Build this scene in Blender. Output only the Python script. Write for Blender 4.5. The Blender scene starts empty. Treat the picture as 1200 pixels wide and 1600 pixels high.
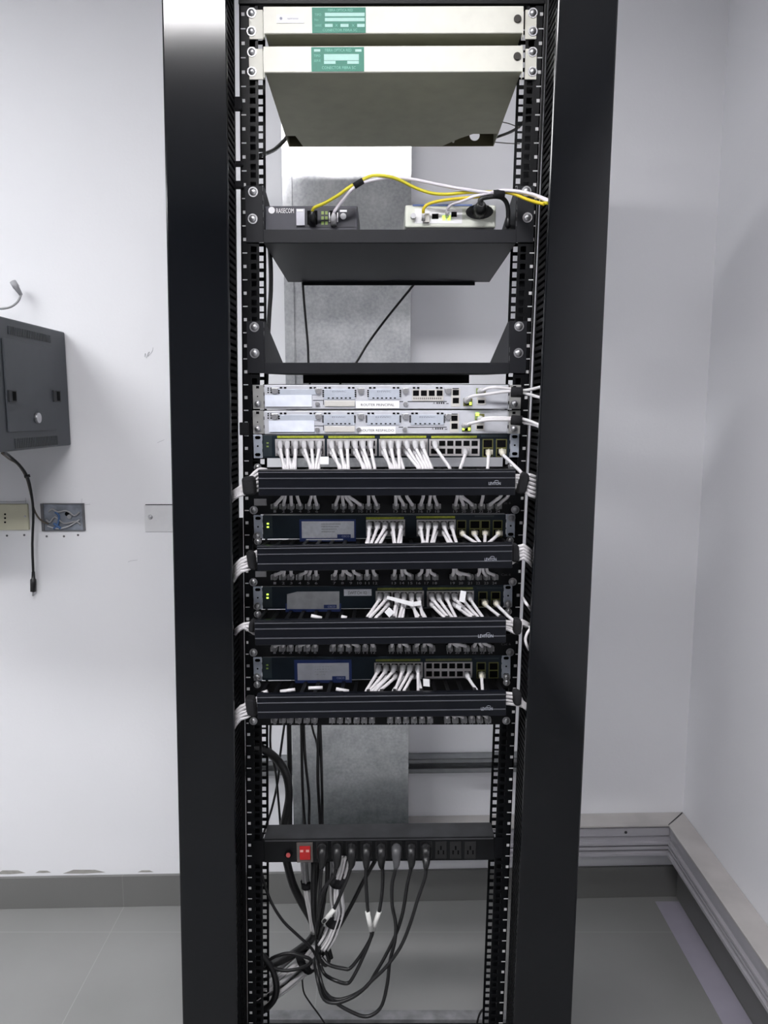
import bpy, math, random
from mathutils import Vector, Matrix
random.seed(7)
C = bpy.context.scene
col = C.collection
# ------------------------------------------------------------ camera model
F = 1150.; TH = math.radians(7.7); CD = 1.316; CH = 1.45
cc, ss = math.cos(TH), math.sin(TH)
def ray(px, py):
    a = (px-600)/F; b = (800-py)/F
    return (a, cc+b*ss, b*cc-ss)
def W(px, py, Y=0.):
    r = ray(px, py); t = (Y+CD)/r[1]; return Vector((r[0]*t, Y, CH+r[2]*t))
def WX(px, py, X):
    r = ray(px, py); t = X/r[0]; return Vector((X, r[1]*t-CD, CH+r[2]*t))
def WZ(px, py, Z=0.):
    r = ray(px, py); t = (Z-CH)/r[2]; return Vector((r[0]*t, r[1]*t-CD, Z))
WS = .0287; WY = .7175                         # back wall: Y = WY + WS*X
def WW(px, py, off=0.):                        # point on the back wall, off metres in front of it
    r = ray(px, py); t = (WY-off+CD)/(r[1]-WS*r[0]); return Vector((r[0]*t, r[1]*t-CD, CH+r[2]*t))

# ------------------------------------------------------------ materials
MATS = {}
def mat(name, rgb, rough=.5, metal=0., emit=None, estr=0., noise=None, bump=None, spec=.5, coat=0.):
    if name in MATS: return MATS[name]
    m = bpy.data.materials.new(name); m.use_nodes = True
    nt = m.node_tree; b = nt.nodes['Principled BSDF']
    b.inputs['Base Color'].default_value = (*rgb, 1)
    b.inputs['Roughness'].default_value = rough
    b.inputs['Metallic'].default_value = metal
    b.inputs['Specular IOR Level'].default_value = spec
    b.inputs['Coat Weight'].default_value = coat
    if emit:
        b.inputs['Emission Color'].default_value = (*emit, 1)
        b.inputs['Emission Strength'].default_value = estr
    tc = nt.nodes.new('ShaderNodeTexCoord')
    if noise:                                  # (scale, amount, detail)
        n = nt.nodes.new('ShaderNodeTexNoise'); n.inputs['Scale'].default_value = noise[0]
        n.inputs['Detail'].default_value = noise[2] if len(noise) > 2 else 4
        nt.links.new(tc.outputs['Object'], n.inputs['Vector'])
        r = nt.nodes.new('ShaderNodeValToRGB')
        a = noise[1]
        r.color_ramp.elements[0].position = .3; r.color_ramp.elements[1].position = .7
        r.color_ramp.elements[0].color = (*[c*(1-a) for c in rgb], 1)
        r.color_ramp.elements[1].color = (*[min(1, c*(1+a)) for c in rgb], 1)
        nt.links.new(n.outputs['Fac'], r.inputs['Fac'])
        nt.links.new(r.outputs['Color'], b.inputs['Base Color'])
    if bump:                                   # (scale, strength)
        n = nt.nodes.new('ShaderNodeTexNoise'); n.inputs['Scale'].default_value = bump[0]
        n.inputs['Detail'].default_value = 5
        nt.links.new(tc.outputs['Object'], n.inputs['Vector'])
        bp = nt.nodes.new('ShaderNodeBump'); bp.inputs['Strength'].default_value = bump[1]
        bp.inputs['Distance'].default_value = .002
        nt.links.new(n.outputs['Fac'], bp.inputs['Height'])
        nt.links.new(bp.outputs['Normal'], b.inputs['Normal'])
    MATS[name] = m
    return m
WALL = mat('wall_paint', (.80, .80, .83), .75, noise=(1.3, .02), bump=(140, .12))
CEIL = mat('ceiling_paint', (.8, .8, .8), .9, noise=(2, .02))
RACK = mat('black_powder_coat', (.0022, .0025, .0036), .42, noise=(6, .15), bump=(500, .04), spec=.22)
COVER = mat('black_satin_cover', (.0022, .0028, .0042), .13, noise=(5, .2), bump=(10, .015), spec=.42)
MCOV = mat('manager_cover', (.0026, .0032, .0060), .33, noise=(5, .2), spec=.30)
COMB = mat('black_comb_plastic', (.003, .003, .0036), .45, noise=(20, .1), spec=.25)
SHELF = mat('shelf_black', (.0085, .0092, .0125), .5, noise=(30, .1), bump=(800, .05), spec=.3)
CREAM = mat('cream_enamel', (.80, .79, .71), .42, noise=(40, .03), bump=(700, .05))
CREAM_SHADE = mat('cream_shade_tone', (.33, .33, .25), .6, noise=(30, .06))  # cream darkened to olive, shade of the underside put into the colour
GREEN = mat('green_label', (.005, .20, .13), .45, noise=(200, .05))
PALE = mat('pale_print', (.45, .72, .66), .5, noise=(200, .03))
PAPER = mat('white_paper', (.88, .88, .90), .6, noise=(200, .02))
GPAPER = mat('grey_paper', (.62, .63, .68), .5, noise=(150, .10))
BLUE = mat('blue_border', (.012, .03, .14), .45, noise=(100, .05))
INK = mat('ink', (.03, .03, .035), .6, noise=(100, .05))
SILVER = mat('silver_face', (.60, .61, .66), .42, .2, noise=(80, .05))
SILV2 = mat('module_silver', (.54, .58, .66), .4, .25, noise=(80, .05))
BEIGE = mat('beige_plastic', (.62, .60, .57), .5, noise=(80, .03))
EAR = mat('ear_grey', (.38, .38, .37), .45, .3, noise=(60, .05))
EARB = mat('ear_blue_grey', (.46, .50, .58), .4, .3, noise=(60, .05))
TEAL = mat('switch_teal', (.009, .017, .026), .42, noise=(60, .1), spec=.3)
TEAL2 = mat('switch_panel', (.018, .030, .038), .45, noise=(60, .1))
HOLE = mat('dark_opening', (.0025, .0025, .003), .8, noise=(100, .1), spec=.1)
PORTG = mat('port_frame', (.44, .42, .43), .45, noise=(60, .05))
LIME = mat('lime_strip', (.34, .38, .03), .5, noise=(300, .25))
LIMED = mat('lime_frame', (.13, .13, .035), .5, noise=(200, .1))
LED = mat('led_green', (.5, .8, .1), .4, emit=(.55, 1, .08), estr=1.6, noise=(50, .02))
LEDD = mat('led_dim', (.20, .26, .08), .4, emit=(.45, .8, .12), estr=.06, noise=(50, .02))
REDL = mat('red_rocker', (.32, .01, .012), .3, emit=(1, .03, .03), estr=.05, noise=(60, .05))
REDB = mat('red_button', (.45, .08, .08), .4, noise=(60, .05))
SMOKE = mat('rocker_bezel', (.10, .085, .08), .3, noise=(60, .05))
CHROME = mat('screw_metal', (.50, .50, .52), .38, .9, noise=(60, .03))
CORD = mat('white_cord', (.66, .64, .66), .42, noise=(90, .04))
CORDY = mat('ivory_plug', (.62, .59, .50), .42, noise=(90, .04))
CLEAR = mat('clear_plug', (.50, .49, .51), .25, noise=(90, .06))
BLACKC = mat('black_cord', (.008, .008, .009), .38, noise=(60, .1))
GREYC = mat('grey_cord', (.32, .32, .33), .5, noise=(60, .05))
BROWNC = mat('brown_cord', (.10, .08, .06), .5, noise=(60, .05))
YEL = mat('yellow_fibre', (.62, .55, .03), .45, noise=(60, .05))
WFIB = mat('white_fibre', (.72, .68, .74), .45, noise=(60, .03))
VELC = mat('black_velcro', (.007, .007, .009), .95, bump=(900, .5), noise=(300, .2))
MCBLK = mat('converter_black', (.05, .05, .065), .5, bump=(900, .06), noise=(60, .05))
MCWHT = mat('converter_white', (.72, .74, .66), .45, noise=(60, .03))
TRUNK = mat('trunking_pvc', (.40, .39, .42), .5, noise=(12, .06))
TRTOP = mat('trunking_top', (.45, .43, .42), .55, noise=(7, .14))
STRUT = mat('strut_zinc', (.30, .31, .32), .45, .7, noise=(30, .1))
CAB = mat('cabinet_grey', (.048, .054, .064), .5, bump=(900, .06), noise=(30, .05))
CABV = mat('cabinet_vent', (.018, .02, .024), .6, noise=(30, .05))
SOCK = mat('socket_cream', (.60, .58, .44), .45, noise=(30, .03))
JBOX = mat('box_lining', (.20, .22, .26), .6, noise=(25, .45))
TAPE = mat('floor_tape', (.36, .34, .41), .55, noise=(20, .03))
BASEG = mat('dusty_base', (.20, .20, .21), .7, noise=(30, .3))
PENC = mat('pencil', (.45, .45, .48), .8, noise=(60, .1))
LAMP = mat('lamp_diffuser', (.9, .9, .9), .5, emit=(1, .985, 1), estr=46, noise=(10, .01))
LAMP3 = mat('lamp_diffuser_back', (.9, .9, .9), .5, emit=(.97, .985, 1), estr=27, noise=(10, .01))
LAMP_FILL = mat('lamp_diffuser_fill', (.9, .9, .9), .5, emit=(.97, .985, 1), estr=26, noise=(10, .01))  # added fill lamp out of view, brightens the upper walls

def galv():
    m = bpy.data.materials.new('galvanised_steel'); m.use_nodes = True
    nt = m.node_tree; b = nt.nodes['Principled BSDF']; tc = nt.nodes.new('ShaderNodeTexCoord')
    b.inputs['Metallic'].default_value = .42
    v = nt.nodes.new('ShaderNodeTexVoronoi'); v.inputs['Scale'].default_value = 60
    n = nt.nodes.new('ShaderNodeTexNoise'); n.inputs['Scale'].default_value = 13; n.inputs['Detail'].default_value = 10
    n2 = nt.nodes.new('ShaderNodeTexNoise'); n2.inputs['Scale'].default_value = 130; n2.inputs['Detail'].default_value = 6
    for q in (v, n, n2): nt.links.new(tc.outputs['Object'], q.inputs['Vector'])
    mx = nt.nodes.new('ShaderNodeMath'); mx.operation = 'MULTIPLY_ADD'; mx.inputs[1].default_value = .6
    nt.links.new(n.outputs['Fac'], mx.inputs[0]); 
    m2 = nt.nodes.new('ShaderNodeMath'); m2.operation = 'MULTIPLY'; m2.inputs[1].default_value = .4
    nt.links.new(n2.outputs['Fac'], m2.inputs[0]); nt.links.new(m2.outputs[0], mx.inputs[2])
    r = nt.nodes.new('ShaderNodeValToRGB')
    r.color_ramp.elements[0].position = .34; r.color_ramp.elements[0].color = (.50, .515, .54, 1)
    r.color_ramp.elements[1].position = .64; r.color_ramp.elements[1].color = (.88, .89, .91, 1)
    nt.links.new(mx.outputs[0], r.inputs['Fac'])
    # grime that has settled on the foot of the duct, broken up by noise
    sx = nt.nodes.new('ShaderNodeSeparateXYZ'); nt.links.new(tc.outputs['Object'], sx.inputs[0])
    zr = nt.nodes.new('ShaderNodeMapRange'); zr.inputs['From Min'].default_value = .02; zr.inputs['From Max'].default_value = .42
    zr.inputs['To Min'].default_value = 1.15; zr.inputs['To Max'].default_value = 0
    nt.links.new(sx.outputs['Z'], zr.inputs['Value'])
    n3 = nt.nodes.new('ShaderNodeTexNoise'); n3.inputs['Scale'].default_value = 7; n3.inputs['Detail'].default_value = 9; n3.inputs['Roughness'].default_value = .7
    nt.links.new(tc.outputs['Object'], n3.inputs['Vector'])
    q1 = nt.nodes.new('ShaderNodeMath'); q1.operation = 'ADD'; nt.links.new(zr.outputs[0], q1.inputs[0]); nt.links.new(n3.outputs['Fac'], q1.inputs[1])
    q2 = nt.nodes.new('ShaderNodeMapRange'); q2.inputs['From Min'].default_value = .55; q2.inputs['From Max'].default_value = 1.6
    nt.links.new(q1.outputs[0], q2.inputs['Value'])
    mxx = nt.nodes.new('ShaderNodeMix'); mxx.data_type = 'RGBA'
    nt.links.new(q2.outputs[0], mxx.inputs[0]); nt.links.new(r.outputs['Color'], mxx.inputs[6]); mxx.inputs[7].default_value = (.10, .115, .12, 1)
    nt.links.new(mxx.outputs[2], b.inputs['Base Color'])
    mr = nt.nodes.new('ShaderNodeMapRange'); mr.inputs['To Min'].default_value = .27; mr.inputs['To Max'].default_value = .11
    nt.links.new(mx.outputs[0], mr.inputs['Value']); nt.links.new(mr.outputs[0], b.inputs['Roughness'])
    bp = nt.nodes.new('ShaderNodeBump'); bp.inputs['Strength'].default_value = .12; bp.inputs['Distance'].default_value = .004
    nt.links.new(n.outputs['Fac'], bp.inputs['Height']); nt.links.new(bp.outputs['Normal'], b.inputs['Normal'])
    return m
GALV = galv()

def floor_mat(name, rgb, tile=.6, off=(.0, .0), rough=.3, vert=False):
    m = bpy.data.materials.new(name); m.use_nodes = True
    nt = m.node_tree; b = nt.nodes['Principled BSDF']; tc = nt.nodes.new('ShaderNodeTexCoord')
    mp = nt.nodes.new('ShaderNodeMapping'); mp.inputs['Location'].default_value = (off[0], off[1], 0)
    nt.links.new(tc.outputs['Object'], mp.inputs['Vector'])
    br = nt.nodes.new('ShaderNodeTexBrick'); br.offset = 0; br.inputs['Scale'].default_value = 1
    br.inputs['Brick Width'].default_value = tile; br.inputs['Row Height'].default_value = tile if not vert else 5
    br.inputs['Mortar Size'].default_value = .0015; br.inputs['Bias'].default_value = 0
    n = nt.nodes.new('ShaderNodeTexNoise'); n.inputs['Scale'].default_value = 3.5; n.inputs['Detail'].default_value = 9
    nt.links.new(tc.outputs['Object'], n.inputs['Vector'])
    r = nt.nodes.new('ShaderNodeValToRGB')
    r.color_ramp.elements[0].position = .3; r.color_ramp.elements[1].position = .7
    r.color_ramp.elements[0].color = (*[c*.93 for c in rgb], 1); r.color_ramp.elements[1].color = (*[c*1.07 for c in rgb], 1)
    nt.links.new(n.outputs['Fac'], r.inputs['Fac'])
    nt.links.new(mp.outputs[0], br.inputs['Vector'])
    for k in ('Color1', 'Color2'): nt.links.new(r.outputs['Color'], br.inputs[k])
    br.inputs['Mortar'].default_value = (*[c*1.22 for c in rgb], 1)
    nt.links.new(br.outputs['Color'], b.inputs['Base Color'])
    b.inputs['Roughness'].default_value = rough
    return m
FLOOR = floor_mat('floor_tiles', (.235, .235, .232), off=(.77, .02), rough=.34)
SKIRT = floor_mat('skirting_tiles', (.16, .16, .155), off=(.77, 0), rough=.4, vert=True)

# ------------------------------------------------------------ mesh builder
class MB:
    def __init__(s): s.v = []; s.f = []; s.sm = []
    def quadbox(s, p):                          # 8 points: 4 near (CCW), 4 far
        n = len(s.v); s.v += [Vector(q) for q in p]
        for f in ((0,1,2,3),(7,6,5,4),(0,4,5,1),(1,5,6,2),(2,6,7,3),(3,7,4,0)): s.f.append([n+i for i in f]); s.sm.append(False)
        return s
    def box(s, x0, x1, y0, y1, z0, z1):
        return s.quadbox([(x0,y0,z0),(x1,y0,z0),(x1,y0,z1),(x0,y0,z1),(x0,y1,z0),(x1,y1,z0),(x1,y1,z1),(x0,y1,z1)])
    def prism(s, poly, y0, y1):                 # polygon in XZ extruded along Y
        n = len(s.v); k = len(poly)
        s.v += [Vector((p[0], y0, p[1])) for p in poly] + [Vector((p[0], y1, p[1])) for p in poly]
        s.f.append(list(range(n, n+k))); s.f.append(list(range(n+2*k-1, n+k-1, -1))); s.sm += [False]*2
        for i in range(k):
            j = (i+1) % k; s.f.append([n+i, n+k+i, n+k+j, n+j]); s.sm.append(False)
        return s
    def prismz(s, poly, z0, z1):                # polygon in XY extruded along Z
        n = len(s.v); k = len(poly)
        s.v += [Vector((p[0], p[1], z0)) for p in poly] + [Vector((p[0], p[1], z1)) for p in poly]
        s.f.append(list(range(n+k-1, n-1, -1))); s.f.append(list(range(n+k, n+2*k))); s.sm += [False]*2
        for i in range(k):
            j = (i+1) % k; s.f.append([n+i, n+j, n+k+j, n+k+i]); s.sm.append(False)
        return s
    def tube(s, pts, r, seg=8, flat=None, smooth=True, sub=3):
        pts = [Vector(p) for p in pts]
        rs = list(r) if isinstance(r, (list, tuple)) else [r]*len(pts)
        if smooth and len(pts) > 2:             # Catmull-Rom
            q = []; qr = []
            for i in range(len(pts)-1):
                p0 = pts[max(0, i-1)]; p1 = pts[i]; p2 = pts[i+1]; p3 = pts[min(len(pts)-1, i+2)]
                for k in range(sub):
                    t = k/sub
                    q.append(.5*((2*p1)+(p2-p0)*t+(2*p0-5*p1+4*p2-p3)*t*t+(3*p1-p0-3*p2+p3)*t**3))
                    qr.append(rs[i]*(1-t)+rs[i+1]*t)
            q.append(pts[-1]); qr.append(rs[-1]); pts, rs = q, qr
        n = len(s.v); k = len(pts); up = None
        for i, p in enumerate(pts):
            t = (pts[min(k-1, i+1)]-pts[max(0, i-1)]).normalized()
            if up is None:
                up = Vector((0, 0, 1)) if abs(t.z) < .9 else Vector((1, 0, 0))
            u = (up-t*up.dot(t))
            if u.length < 1e-4: u = t.orthogonal()
            u.normalize(); w = t.cross(u); up = u
            for j in range(seg):
                a = 2*math.pi*j/seg; s.v.append(p+u*math.cos(a)*rs[i]*(flat or 1)+w*math.sin(a)*rs[i])
        for i in range(k-1):
            for j in range(seg):
                j2 = (j+1) % seg
                s.f.append([n+i*seg+j, n+i*seg+j2, n+(i+1)*seg+j2, n+(i+1)*seg+j]); s.sm.append(True)
        s.f.append([n+j for j in range(seg-1, -1, -1)]); s.f.append([n+(k-1)*seg+j for j in range(seg)]); s.sm += [False]*2
        return s
    def cyl(s, c, axis, r, h, seg=16, r2=None):
        c = Vector(c); a = Vector(axis).normalized()
        return s.tube([c, c+a*h], [r, r if r2 is None else r2], seg, smooth=False)
    def dome(s, c, axis, r, h, seg=16):
        c = Vector(c); a = Vector(axis).normalized()
        P = []; R = []
        for i in range(5):
            t = i/4*math.pi/2*.97; P.append(c+a*h*math.sin(t)); R.append(r*math.cos(t))
        return s.tube(P, R, seg, smooth=False)
    def build(s, name, m, parent=None, origin=None, bevel=0, seg=2):
        me = bpy.data.meshes.new(name)
        o0 = Vector(origin) if origin is not None else Vector((0, 0, 0))
        me.from_pydata([tuple(v-o0) for v in s.v], [], s.f); me.update()
        me.polygons.foreach_set('use_smooth', s.sm)
        o = bpy.data.objects.new(name, me); col.objects.link(o)
        for q in (m if isinstance(m, (list, tuple)) else [m]): me.materials.append(q)
        o.location = o0
        if parent is not None: o.parent = parent
        if bevel:
            b = o.modifiers.new('bevel', 'BEVEL'); b.width = bevel; b.segments = seg; b.limit_method = 'ANGLE'
        return o
def tag(o, label=None, cat=None, group=None, kind=None):
    if label:
        n = len(label.split()); assert 4 <= n <= 16, (n, label)
        o['label'] = label
    if cat: o['category'] = cat
    if group: o['group'] = group
    if kind: o['kind'] = kind
    return o
def empty(name, loc, label, cat, rot=(0, 0, 0), group=None):
    o = bpy.data.objects.new(name, None); col.objects.link(o); o.empty_display_size = .05
    o.location = loc; o.rotation_euler = rot
    return tag(o, label, cat, group)
FONTC = {}
def glyphs(body):
    if body not in FONTC:
        cu = bpy.data.curves.new('t', 'FONT'); cu.body = body; cu.resolution_u = 2
        ob = bpy.data.objects.new('t', cu); col.objects.link(ob)
        dg = bpy.context.evaluated_depsgraph_get()
        me = bpy.data.meshes.new_from_object(ob.evaluated_get(dg))
        vs = [v.co.copy() for v in me.vertices]; fs = [list(p.vertices) for p in me.polygons]
        bpy.data.objects.remove(ob); bpy.data.curves.remove(cu); bpy.data.meshes.remove(me)
        FONTC[body] = (vs, fs)
    return FONTC[body]
def text_into(mb, body, x0, x1, z0, z1, y):
    vs, fs = glyphs(body)
    ax = min(v.x for v in vs); bx = max(v.x for v in vs); az = min(v.y for v in vs); bz = max(v.y for v in vs)
    n = len(mb.v)
    for v in vs: mb.v.append(Vector((x0+(v.x-ax)/(bx-ax)*(x1-x0), y, z0+(v.y-az)/(bz-az)*(z1-z0))))
    for f in fs: mb.f.append([n+i for i in f]); mb.sm.append(False)
ORD = ['first','second','third','fourth','fifth','sixth','seventh','eighth','ninth','tenth','eleventh','twelfth','thirteenth',
       'fourteenth','fifteenth','sixteenth','seventeenth','eighteenth','nineteenth','twentieth','twenty-first','twenty-second',
       'twenty-third','twenty-fourth','twenty-fifth','twenty-sixth','twenty-seventh','twenty-eighth','twenty-ninth','thirtieth',
       'thirty-first','thirty-second','thirty-third','thirty-fourth','thirty-fifth','thirty-sixth','thirty-seventh','thirty-eighth']

# a device hung on the rack: local frame through two pixel points on plane Y=0
class Dev:
    def __init__(s, name, label, cat, pl, pr, group=None, Y=0., sag=0.):
        a, b = W(*pl, Y), W(*pr, Y); s.o = (a+b)/2; d = b-a
        s.a = math.atan2(d.z, d.x)
        s.root = empty(name, s.o, label, cat, (-sag, -s.a, 0), group)
    def L(s, px, py, Y=0.):
        p = W(px, py, Y)-s.o; c, q = math.cos(s.a), math.sin(s.a)
        return Vector((p.x*c+p.z*q, p.y, -p.x*q+p.z*c))
    def rect(s, x0, y0, x1, y1, Y):
        m = s.L((x0+x1)/2, (y0+y1)/2, Y)
        return s.L(x0, (y0+y1)/2, Y).x, s.L(x1, (y0+y1)/2, Y).x, s.L((x0+x1)/2, y1, Y).z, s.L((x0+x1)/2, y0, Y).z
    def pb(s, name, m, x0, y0, x1, y1, Y0, Y1, parent=None, bevel=0, label=None):
        a, b, c, d = s.rect(x0, y0, x1, y1, Y0)
        o = MB().box(a, b, Y0-s.o.y, Y1-s.o.y, c, d).build(name, m, parent or s.root, bevel=bevel)
        if label: o['label'] = label
        return o
    def pbs(s, name, m, rects, Y0, Y1, parent=None):
        mb = MB()
        for r in rects:
            a, b, c, d = s.rect(*r, Y0); mb.box(a, b, Y0, Y1, c, d)
        return mb.build(name, m, parent or s.root)
    def screw(s, px, py, Y=-.003, r=.0052, m=None, parent=None):
        p = s.L(px, py, Y)
        mb = MB().cyl(p, (0, -1, 0), r*1.35, .0012, 18).dome(p+Vector((0, -.0012, 0)), (0, -1, 0), r, .0034, 18)
        o = mb.build('screw', m or CHROME, parent or s.root)
        g = MB().box(p.x-r*.55, p.x+r*.55, p.y-.0049, p.y-.0036, p.z-.0006, p.z+.0006).box(p.x-.0006, p.x+.0006, p.y-.0049, p.y-.0036, p.z-r*.55, p.z+r*.55)
        return o
    def text(s, name, m, body, x0, y0, x1, y1, Y, parent=None):
        a, b, c, d = s.rect(x0, y0, x1, y1, Y); mb = MB(); text_into(mb, body, a, b, c, d, Y)
        return mb.build(name, m, parent or s.root)

# ------------------------------------------------------------ the room
XR = .893; XL = -3.6; YF = -3.8; ZC = 2.75
yb = lambda x: WY+WS*x
def st(o): o['kind'] = 'structure'; return o
st(MB().prismz([(XL, YF), (XR, YF), (XR, yb(XR)), (XL, yb(XL))], -.05, 0).build('floor', FLOOR))
st(MB().prismz([(XL-.1, YF-.1), (XR+.1, YF-.1), (XR+.1, yb(XR)+.1), (XL-.1, yb(XL)+.1)], ZC, ZC+.05).build('ceiling', CEIL))
wb = st(MB().prismz([(XL, yb(XL)), (XR, yb(XR)), (XR, yb(XR)+.1), (XL, yb(XL)+.1)], 0, ZC).build('wall_back', WALL))
st(MB().prismz([(XR, YF), (XR+.1, YF), (XR+.1, yb(XR)+.1), (XR, yb(XR)+.1)], 0, ZC).build('wall_right', WALL))
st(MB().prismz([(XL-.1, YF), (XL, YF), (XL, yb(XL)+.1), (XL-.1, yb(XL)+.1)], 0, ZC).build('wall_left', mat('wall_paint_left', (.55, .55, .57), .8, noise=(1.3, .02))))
st(MB().prismz([(XL-.1, YF-.1), (XR+.1, YF-.1), (XR+.1, YF), (XL-.1, YF)], 0, ZC).build('wall_front', mat('wall_paint_front', (.16, .16, .17), .8, noise=(1.3, .02))))
st(MB().prismz([(XL, yb(XL)-.010), (XR-.01, yb(XR)-.010), (XR-.01, yb(XR)), (XL, yb(XL))], 0.0, .098).build('baseboard_back', SKIRT, bevel=.001))
st(MB().prismz([(XR-.01, YF), (XR, YF), (XR, yb(XR)), (XR-.01, yb(XR))], 0.0, .098).build('baseboard_right', SKIRT, bevel=.001))
# irregular filler line over the left skirting
mb = MB()
for (x0, x1, y0, y1) in ((-8, 40, 1360, 1366), (55, 80, 1360.5, 1364), (98, 165, 1359, 1365), (215, 240, 1360, 1363)):
    P = [WW(x0, y1, .0006), WW((x0*3+x1)/4, y0, .0006), WW((x0+x1*3)/4, y0, .0006), WW(x1, (y0+y1)/2+1, .0006), WW((x0+x1)/2, y1, .0006)]
    n = len(mb.v); mb.v += P; mb.f.append([n, n+1, n+2, n+3, n+4]); mb.sm.append(False)
mb.build('plaster_chip', mat('plaster_chip', (.33, .32, .30), .8, noise=(60, .15)), wb)
# pencil marks
def wcurve(name, pts, r, m, parent=None, off=.0004, **k):
    return MB().tube([WW(x, y, off) for x, y in pts], r, 5).build(name, m, parent, **k)
wcurve('pencil_mark', [(226, 558), (227, 552), (229, 560), (231, 552), (234, 550), (231, 557), (238, 549), (239, 543)], .0005, PENC, wb)
wcurve('pencil_mark', [(246, 692), (250, 690), (257, 687)], .0005, PENC, wb)
wcurve('pencil_mark', [(200, 878), (206, 876), (215, 875)], .0005, PENC, wb)
wcurve('pencil_mark', [(0, 783.5), (20, 784), (41, 783)], .0006, PENC, wb)
wcurve('pencil_mark', [(40, 778), (41, 790)], .0004, PENC, wb)
wcurve('pencil_mark', [(128, 779), (129, 788), (141, 788)], .0004, PENC, wb)

# ceiling lamps, plus an added fill lamp near the back wall
def lamp(label, x, y, lx, ly, lm=None):
    r = empty('ceiling_light', (x, y, ZC), label, 'ceiling light')
    mb = MB(); t = .02
    for q in ((-lx/2-t, lx/2+t, -ly/2-t, -ly/2), (-lx/2-t, lx/2+t, ly/2, ly/2+t), (-lx/2-t, -lx/2, -ly/2, ly/2), (lx/2, lx/2+t, -ly/2, ly/2)):
        mb.box(*q, -.03, -.001)
    mb.build('frame', mat('lamp_frame', (.7, .7, .7), .5, noise=(10, .02)), r)
    MB().box(-lx/2, lx/2, -ly/2, ly/2, -.022, -.012).build('diffuser', lm or LAMP, r)
lamp('flush rectangular ceiling light just in front of the rack', -.34, -1.40, 1.2, .20)
lamp('added unseen fill light on the ceiling to the left, nearest the back wall', -1.95, -.62, 1.2, .30, LAMP_FILL)
lamp('flush rectangular ceiling light behind the viewer, towards the left wall', -2.4, -2.6, 1.2, .30, LAMP3)

# ------------------------------------------------------------ cable trunking
def sweep_trunk(name, label, p0, p1, inward, mitre0, mitre1):
    """trunking run along p0->p1 on a wall; inward = unit normal into the room; mitre offsets along run per depth"""
    r = empty(name, p0, label, 'cable trunking')
    d = (p1-p0); Ln = d.length; d.normalize()
    def pt(u, dep, z):
        m0 = mitre0*dep; m1 = Ln-mitre1*dep
        return d*(m0+(m1-m0)*u)+inward*dep+Vector((0, 0, z))
    def piece(mb, d0, d1, z0, z1):
        mb.quadbox([pt(0, d1, z0), pt(1, d1, z0), pt(1, d1, z1), pt(0, d1, z1), pt(0, d0, z0), pt(1, d0, z0), pt(1, d0, z1), pt(0, d0, z1)])
        return mb
    piece(MB(), .001, .058, .176, .262).build('trunking_base', TRUNK, r)
    piece(MB(), .001, .070, .2625, .268).build('lid', TRTOP, r, bevel=.001)
    mb = MB(); piece(mb, .058, .064, .232, .2575); piece(mb, .058, .068, .205, .213); piece(mb, .058, .066, .190, .199); piece(mb, .058, .071, .174, .184)
    mb.build('front_ribs', TRUNK, r, bevel=.0008)
    return r, pt, d
nB = Vector((WS, -1, 0)).normalized()
xa = .012
pa = Vector((xa, yb(xa), 0)); pc = Vector((XR, yb(XR), 0))
tr, ptf, td = sweep_trunk('wall_trunking', 'ribbed pale plastic cable trunking along the back wall, right of the metal duct', pa, pc, nB, 0, 1.0)
q = ptf((1), .0645, .245)-td*.13
MB().cyl(q, nB, .004, .002, 12).build('screw', INK, tr)
sweep_trunk('wall_trunking', 'ribbed pale plastic cable trunking receding along the right wall', pc+Vector((0, -.004, 0)), Vector((XR, -1.6, 0)), Vector((-1, 0, 0)), 1.0, 0)
g = MB().tube([pc+Vector((-.005, -.006, .2685)), pc+Vector((-.070, -.071, .2685))], .0012, 6).build('mitre_gap', INK, tr); g.location = -tr.location
# tape on the floor
MB().prismz([(.811, .709), (.881, .709), (.881, -1.2), (.811, -1.2)], .0002, .0012).build('floor_tape', TAPE)
tag(bpy.data.objects['floor_tape'], 'long pale lilac strip lying on the floor beside the right wall', 'floor strip')

# galvanised duct on back wall
x0, x1 = W(447, 700, .60).x, W(641, 700, .60).x
dz = .243
rt = empty('riser_duct', ((x0+x1)/2, .62, dz), 'tall galvanised sheet metal duct standing against the wall behind the rack', 'metal duct')
w = (x1-x0)/2
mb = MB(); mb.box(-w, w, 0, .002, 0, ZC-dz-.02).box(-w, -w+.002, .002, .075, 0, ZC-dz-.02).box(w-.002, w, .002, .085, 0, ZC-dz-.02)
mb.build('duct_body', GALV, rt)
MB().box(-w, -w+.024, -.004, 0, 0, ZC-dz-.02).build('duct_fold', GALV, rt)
# strut channel
z0, z1 = W(700, 1208, .68).z, W(700, 1186, .68).z
for lab, xa_, xb_ in (('horizontal zinc strut channel on the wall right of the metal duct', .066, .43), ('short zinc strut channel showing between left post and metal duct', -.45, -.262)):
    r = empty('strut_channel', ((xa_+xb_)/2, yb((xa_+xb_)/2)-.001, z0), lab, 'metal rail', (0, 0, WS))
    hl = (xb_-xa_)/2; hh = z1-z0
    MB().box(-hl, hl, -.041, -.039, 0, hh*.3).box(-hl, hl, -.041, -.039, hh*.72, hh).box(-hl, hl, -.041, -.002, 0, .002).box(-hl, hl, -.041, -.002, hh-.002, hh).box(-hl, hl, -.004, -.002, 0, hh).build('channel', STRUT, r)

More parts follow.
